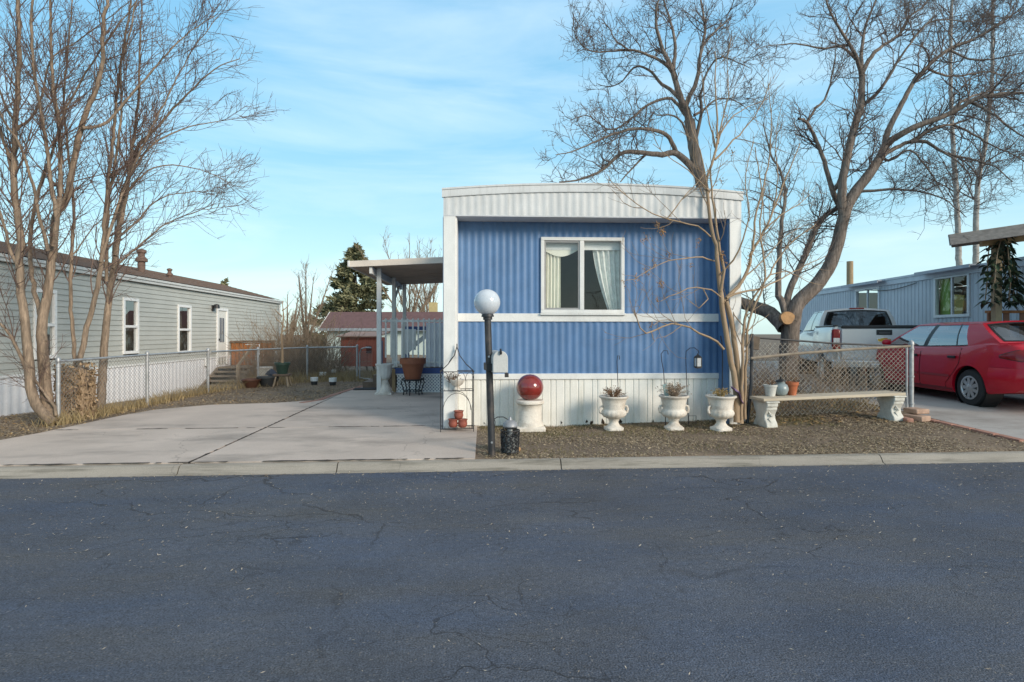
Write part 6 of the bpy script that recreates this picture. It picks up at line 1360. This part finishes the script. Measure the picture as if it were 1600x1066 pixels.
LVB = [dict(n_per=7.5, Lr=1.55, ang=(35,75), up=.28, wob=.55, K=9, tmin=.3, rr=(.35,.55), rmin=.0055, rmax=.016),
       dict(n_per=9.5, Lr=.72, ang=(35,80), up=.22, wob=.6, K=7, tmin=.12, rr=(.5,.7), rmin=.0038),
       dict(n_per=7.0, Lr=.30, ang=(35,80), up=.25, wob=.5, K=5, tmin=.15, rr=(.6,.8), rmin=.003)]
bt, bp1, _ = bare_tree('bare_tree', 'large spreading bare tree with a sawn off limb, left of the pickup', T0_, big, LVB, 21, bark_grey, twig_grey, skip=2, rs=.65)
so = PD(1231,497,11.24)-T0_; b = MB(); a = np.linspace(0,6.28,14,endpoint=False); V = [np.array((.14*math.cos(t)*(1+.12*math.sin(3*t)),0,.125*math.sin(t)))+so for t in a]+[np.array((.15*math.cos(t)+.10,.24,.14*math.sin(t)))+so for t in a]; b.add(V,[tuple(range(13,-1,-1))]+[(i,(i+1)%14,14+(i+1)%14,14+i) for i in range(14)]); b.build('sawn_limb', M('cut_wood', (.42,.24,.11), .8, .3, 14), bt, smooth=30)
# crown behind the home
H0 = PD(1099, 521, 14.0); H0[2] = .1
def Z1(*p): return [(840+x/3.552, y/3.552) for x, y in p]
hm_ = [([(1104,600),(1103,450),(1100,330),(1096,288),(1088,253),(1082,220),(1077,188)],14,14,.30,.17),
  (Z1((842,670),(825,610),(800,560),(750,400),(690,260),(660,150),(660,50),(690,-60)),14,13.4,.13,.025),
  (Z1((752,400),(762,260),(745,150),(700,0),(690,-90)),13.9,14.6,.07,.02),
  (Z1((815,610),(850,520),(885,450),(900,330),(930,170),(915,60),(895,-60)),14,14.4,.09,.025),
  (Z1((915,260),(960,200),(1000,160),(1070,100)),14.2,15,.045,.02),
  (Z1((880,960),(830,900),(760,850),(680,860),(600,850),(470,850),(350,950),(220,1000),(120,1010)),14,13.2,.13,.02),
  (Z1((765,840),(740,780),(700,740),(620,720),(500,720),(330,780),(200,840),(100,860)),13.8,12.6,.08,.012),
  (Z1((820,640),(770,570),(720,545),(600,590),(520,660),(400,720),(280,640),(180,670)),14,13.3,.06,.012),
  (Z1((790,550),(740,500),(680,460),(620,390),(540,370),(470,450),(400,480),(330,465)),14,14.8,.075,.012),
  (Z1((745,400),(700,350),(620,310),(520,280),(400,285),(330,290),(250,260),(190,150)),13.9,13.2,.06,.010),
  (Z1((500,275),(430,220),(400,160),(340,90)),13.6,13.8,.03,.01),
  (Z1((870,800),(890,720),(910,620),(900,520)),14,13.6,.07,.04),
  (Z1((870,640),(920,610),(1000,550),(1100,560),(1180,620)),14,14.8,.05,.01),
  (Z1((905,520),(940,400),(1010,320),(1100,340),(1180,380)),13.7,13.2,.045,.01),
  (Z1((600,860),(540,920),(460,1010)),13.8,13.6,.04,.02),
  (Z1((860,830),(800,680),(740,640),(660,640)),14,13.5,.05,.02)]
LVH = [dict(l) for l in LVB]; LVH[0]['n_per'] = 5.5; LVH[1]['n_per'] = 8.0; LVH[0]['rmin'] = .0075; LVH[1]['rmin'] = .0055; LVH[2]['rmin'] = .0045
bare_tree('bare_tree', 'bare tree with a wide low crown behind the roof of the blue home', H0, hm_, LVH, 22, bark_grey, twig_grey, skip=1, rs=.74)
# small multi-stem tree at the home corner
S0 = PD(1153, 655, 7.85); S0[2] = zg(S0[0],S0[1]); 
sm = [([(1151,660),(1149,605),(1141,560),(1132,500),(1127,470)],7.85,7.85,.050,.040),
  ([(1157,662),(1156,605),(1150,550),(1142,500),(1134,470)],7.95,7.9,.050,.040),
  ([(1128,474),(1126,455),(1123,440),(1120,392),(1112,360),(1106,312),(1103,280),(1112,262),(1117,240),(1121,210),(1118,150),(1117,80)],7.85,8.1,.042,.008),
  ([(1126,455),(1131,417),(1123,385),(1119,344),(1112,296),(1110,260)],7.85,7.6,.028,.012),
  ([(1130,472),(1135,466),(1163,433),(1176,392),(1195,360),(1211,321),(1227,280),(1250,225)],7.9,8.5,.036,.008),
  ([(1158,655),(1160,560),(1163,503),(1176,468),(1202,430),(1211,414),(1235,380),(1275,350)],7.9,8.6,.032,.008),
  ([(1164,655),(1165,560),(1170,500),(1190,455),(1196,420),(1187,360),(1190,300),(1180,230)],8.0,8.3,.026,.008),
  ([(1135,466),(1160,455),(1195,449),(1230,430),(1290,400)],7.9,8.7,.020,.006),
  ([(1128,466),(1115,455),(1100,452),(1080,449),(1058,459),(1032,471)],7.85,7.3,.014,.005),
  ([(1099,452),(1104,460),(1106,468),(1098,478),(1088,482),(1079,478),(1077,471)],7.7,7.6,.011,.005),
  ([(1116,408),(1104,403),(1093,402),(1070,404),(1045,408),(1015,422),(991,436),(978,438)],7.85,7.2,.013,.004),
  ([(1110,370),(1095,355),(1074,350),(1042,342),(1020,333),(1004,325),(978,306),(956,286),(948,272)],7.9,7.3,.014,.005),
  ([(1042,342),(1060,320),(1080,296),(1110,262)],7.6,7.8,.010,.005),
  ([(1131,546),(1118,532),(1093,521),(1075,511),(1061,506),(1045,507),(1029,513),(1018,520),(1008,521),(999,512),(996,500),(991,484)],7.85,7.2,.020,.008),
  ([(1060,506),(1048,501),(1035,500),(1022,508)],7.6,7.5,.007,.004),
  ([(1119,215),(1132,200),(1150,178),(1175,165),(1200,155)],8.1,8.6,.016,.004),
  ([(1118,230),(1108,190),(1100,150),(1095,100)],8.1,7.8,.014,.004),
  ([(1109,300),(1085,275),(1050,250),(1020,225)],7.9,7.4,.012,.004),
  ([(1122,225),(1128,190),(1138,150),(1136,100),(1142,60)],8.1,8.4,.016,.004),
  ([(1207,330),(1215,280),(1212,220),(1222,160)],8.4,8.6,.014,.004),
  ([(1176,392),(1182,330),(1200,260),(1205,190),(1200,130)],8.0,8.2,.020,.005),
  ([(1195,360),(1222,335),(1250,318),(1275,290)],8.2,8.8,.015,.004),
  ([(1202,430),(1232,425),(1262,440),(1290,446)],8.4,8.9,.012,.004),
  ([(1163,433),(1190,410),(1225,372),(1262,350)],8.1,8.6,.014,.004),
  ([(1103,285),(1096,240),(1080,200),(1072,150)],8.0,7.8,.013,.004),
  ([(1117,250),(1140,225),(1165,200),(1190,165),(1205,120)],8.1,8.5,.018,.004),
  ([(1124,430),(1150,400),(1170,340),(1165,280),(1178,220)],7.9,7.6,.016,.005)]
LVS = [dict(n_per=4.2, Lr=.95, ang=(25,60), up=.30, wob=.3, K=8, tmin=.25, rr=(.4,.6), rmin=.0034, rmax=.009), dict(n_per=4.5, Lr=.42, ang=(25,60), up=.2, wob=.3, K=6, tmin=.2, rr=(.5,.7), rmin=.0026)]
smt, smP, smR = bare_tree('small_tree', 'small multi stemmed tree with pale bark at the right corner of the blue home', S0, sm, LVS, 23, bark_pale, twig_tan, skip=2, rs=.85)
r = np.random.default_rng(5); C = []
for (x, y, n) in ((1035,362,60),(1028,352,30),(1012,372,22),(1005,376,16),(1128,400,60),(1131,412,40),(1045,398,26),(1021,413,26),(1009,425,24),(993,434,30),(1079,416,20),(1033,446,50),(1028,470,22),(1011,424,20),(1019,508,22),(1091,375,16),(1089,384,14),(1172,398,36),(1169,412,30),(1145,240,26),(1137,236,16),(1126,283,20),(1176,370,14),(1047,344,18),(975,441,12),(1131,180,14)):
    c = PD(x, y, 7.6+r.uniform(-.2,.3))-S0; C.append(c+r.normal(0,1,(n,3))*np.array((.022,.022,.032)))
C = np.concatenate(C); V, Q = cards(C, r.uniform(.008,.020,len(C)), np.tile(np.array((0,0,-.8)),(len(C),1)), .4, r); sk_ = link('seed_cluster', fast_mesh('seed_cluster',V,Q), litter_mat('seed_tan', (.20,.10,.04), (.48,.29,.13)), smt, smooth=0); sk_['kind'] = 'stuff'
C = []
for (x, y, n) in ((978,216,70),(1108,100,60),(1100,108,50),(1073,112,30)): c = PD(x,y,13.6)-H0; C.append(c)
# tangled brush behind the right fence, thicket at the back left, far bare trees
def brush(name, label, base, w_, d_, h, n, seed, mat, lean=.35, r0=.006, cat='shrub', group=None, levels=1, K=7, tw=2.5):
    r = np.random.default_rng(seed); t = thing(name, label, cat, base, 0, group)
    A_ = np.stack([r.uniform(-w_/2,w_/2,n), r.uniform(-d_/2,d_/2,n), np.full(n,-.03)],1); d = norm(np.stack([r.normal(0,lean,n),r.normal(0,lean,n),np.ones(n)],1)); L_ = r.uniform(.45,1.1,n)*h; P = np.zeros((n,K,3)); P[:,0] = A_; bias = r.normal(0,.35,(n,3)); bias[:,2] -= .15
    for k in range(1,K): d = norm(d+bias/K*1.6+r.normal(0,.12,(n,3))); P[:,k] = P[:,k-1]+d*(L_/(K-1))[:,None]
    P[:,:,2] = np.maximum(P[:,:,2],.0); rad = np.linspace(1,.35,K)[None]*r.uniform(.6,1.3,(n,1))*r0
    Ps, Rs = list(P), list(rad); q, s_ = Ps, Rs
    for l in range(levels): q, s_ = grow(r, q, s_, n_per=tw/h*2, Lr=h*.32/(l+1), ang=(25,65), up=.2, wob=.4, K=5, rmin=r0*.4); Ps = Ps+q; Rs = Rs+s_
    put_tubes('branch', Ps, Rs, 3, mat, t); return t
brush('bramble', 'dry bare brush behind the right end of the wire fence, before the pickup', (6.5, 10.2, .25), 1.7, .7, 1.05, 110, 39, twig_tan, .45, .007, levels=1)
fm = PG(1300,625); brush('bramble', 'tangled pale bare stems grown through the right wire fence', (5.6, 8.95, zg(5.6,8.95)), 2.4, .5, 1.0, 46, 31, twig_tan, .55, .006, levels=2)
brush('bramble', 'darker low brush heaped around the big tree base', (4.9, 10.3, .25), 2.2, 1.2, 1.15, 120, 32, twig_grey, .7, .008, levels=2)
q = PD(1190, 521, 9.3); brush('bramble', 'arching bare stems just behind the left end of the right fence', (q[0], q[1], .2), .9, .6, 1.3, 40, 33, twig_tan, .6, .007, levels=2)
g4 = 'brown thickets behind the rear fence'
q = PD(480, 521, 18.5); brush('thicket', 'dense brown bare thicket between the sage house and red shed', (q[0]-.3, q[1], .0), 2.6, 1.6, 2.1, 330, 34, twig_tan, .38, .010, levels=1, group=g4)
q = PD(440, 521, 20); brush('thicket', 'taller thin brown thicket close to the far corner of the sage house', (q[0]+.4, q[1], .0), 1.6, 1.4, 2.6, 120, 35, twig_tan, .3, .011, levels=1, group=g4)
q = PD(535, 521, 21); brush('thicket', 'brown thicket half hiding the left end of the red shed', (q[0]-.9, q[1], .0), 1.5, 1.2, 2.3, 130, 36, twig_tan, .3, .010, levels=1, group=g4)
q = PG(350, 605); brush('dry_stalks', 'upright dry stalks in front of the weathered stair', (q[0]+.45, q[1]+.3, q[2]), .5, .3, .75, 70, 37, twig_tan, .12, .005, levels=1, cat='dead plant')
q = PG(545, 596); brush('dry_stalks', 'low dry stalks along the rear fence near the gate', (q[0]-1.0, q[1]+.4, q[2]), 2.6, .4, .5, 160, 38, straw_m, .2, .005, levels=0, cat='dead plant')
def far_tree(label, px, D, ytop, spread, seed, n=5, mat=twig_tan, grp='far bare trees on the left skyline'):
    r = np.random.default_rng(seed); b0 = PD(px,521,D); b0[2] = 0; H = PD(px,ytop,D)[2]; t = thing('bare_tree', label, 'tree', b0, 0, grp); Ls, Rs = [], []
    for i in range(n):
        a = r.uniform(0,6.28); s_ = spread*r.uniform(.25,1)*(i > 0); h = H*r.uniform(.75,1) if i else H
        Ls.append(resample([(0,0,0),(s_*.15*math.cos(a),s_*.15*math.sin(a),h*.3),(s_*.55*math.cos(a),s_*.55*math.sin(a),h*.62),(s_*math.cos(a),s_*math.sin(a),h)],.4)); Rs.append(np.linspace(.0045*D*.5+.02,.012,len(Ls[-1])))
    put_tubes('trunk', Ls, Rs, 6, bark_grey if mat is twig_grey else bark_brown, t)
    a1, q1 = grow(r, Ls, Rs, n_per=4.5*26/D, Lr=H*.25, ang=(25,55), up=.4, wob=.3, K=7, tmin=.25, rr=(.3,.5), rmin=.0003*D, rmax=.03); a2, q2 = grow(r, a1, q1, n_per=3.5*26/D, Lr=H*.11, ang=(30,65), up=.3, wob=.35, K=5, rmin=.00025*D)
    put_tubes('crown', a1+a2, q1+q2, 3, mat, t)
far_tree('thin bare tree on the skyline between the sage house and the spruce', 478, 26, 412, 1.6, 41)
far_tree('short bare tree by the far corner of the sage house', 449, 24, 460, .8, 42)
far_tree('bare tree seen over and under the patio cover', 640, 47, 364, 4.6, 43, 8)
far_tree('distant bare tree at the right end of the patio cover', 672, 52, 380, 3.2, 44, 5)
# birches and far pole on the right
for (xs, lab, sd_) in (([(1500,560),(1498,400),(1494,300),(1488,200),(1485,80),(1490,-60)], 'white birch trunk, left of the pair behind the pale trailer', 51), ([(1524,560),(1525,400),(1527,300),(1540,220),(1550,120),(1551,0),(1556,-60)], 'white birch trunk, right of the pair behind the pale trailer', 52)):
    b0 = PD(xs[0][0],521,21); b0[2] = .2
    bare_tree('birch_tree', lab, b0, [(xs,21,21,.13,.04)], [dict(n_per=2.2, Lr=2.4, ang=(35,70), up=.35, wob=.3, K=8, tmin=.35, rr=(.25,.4), rmin=.012, rmax=.03), dict(n_per=2.2, Lr=.9, ang=(30,70), up=.2, wob=.4, K=6, rmin=.008)], sd_, birch_bark, twig_grey, 'birches behind the pale trailer')
q = PD(1328, 521, 26); b = MB(); b.tube([(0,0,0),(0,0,PD(1328,412,26)[2])],[.15,.14],10); tag(b.build('wooden_pole', M('pole_wood', (.34,.25,.15), .85, .25, 5), loc=(q[0],q[1],.1)), 'weathered wooden pole rising behind the pickup and trailer', 'pole')
# big leaved plant hanging at the porch post
HP = PD(1566, 372, 10.75); t = thing('leafy_plant', 'dark green large leaved plant climbing the porch post above the red car', 'plant', HP)
r = np.random.default_rng(61); lm = M('dark_leaf', (.022,.042,.022), .4, .3, 5, spec=.5); needle_var(lm, (.012,.024,.012), (.055,.085,.045)); St = []
for i in range(9):
    x, y = r.uniform(-.28,.45), r.uniform(-.1,.2); St.append(np.array([(x*.3,y,.05),(x*.7,y,-.3),(x,y-.03,-.75),(x*1.05,y,-1.1-.12*r.uniform(0,1))]))
St = [resample(p,.1) for p in St]; put_tubes('stem', St, [np.full(len(p),.010) for p in St], 5, bark_pale, t); LM = MB()
for p in St:
    for c in p:
        for _ in range(3):
            a = r.uniform(0,6.28); tl = r.uniform(-1.0,.1); d = np.array((math.cos(a)*math.cos(tl),math.sin(a)*math.cos(tl),math.sin(tl))); sd2 = np.array((-math.sin(a),math.cos(a),0)); L_ = r.uniform(.13,.24); w2 = L_*.2; up_ = np.cross(d,sd2)
            P = [c+d*L_*.08, c+d*L_*.35+sd2*w2+up_*.01, c+d*L_*.7+sd2*w2*.85-np.array((0,0,.02)), c+d*L_-np.array((0,0,.05)), c+d*L_*.7-sd2*w2*.85-np.array((0,0,.02)), c+d*L_*.35-sd2*w2+up_*.01]
            LM.add(P, [(0,1,2),(0,2,3),(0,3,4),(0,4,5)])
LM.build('leaf', lm, t, smooth=0)['kind'] = 'stuff'
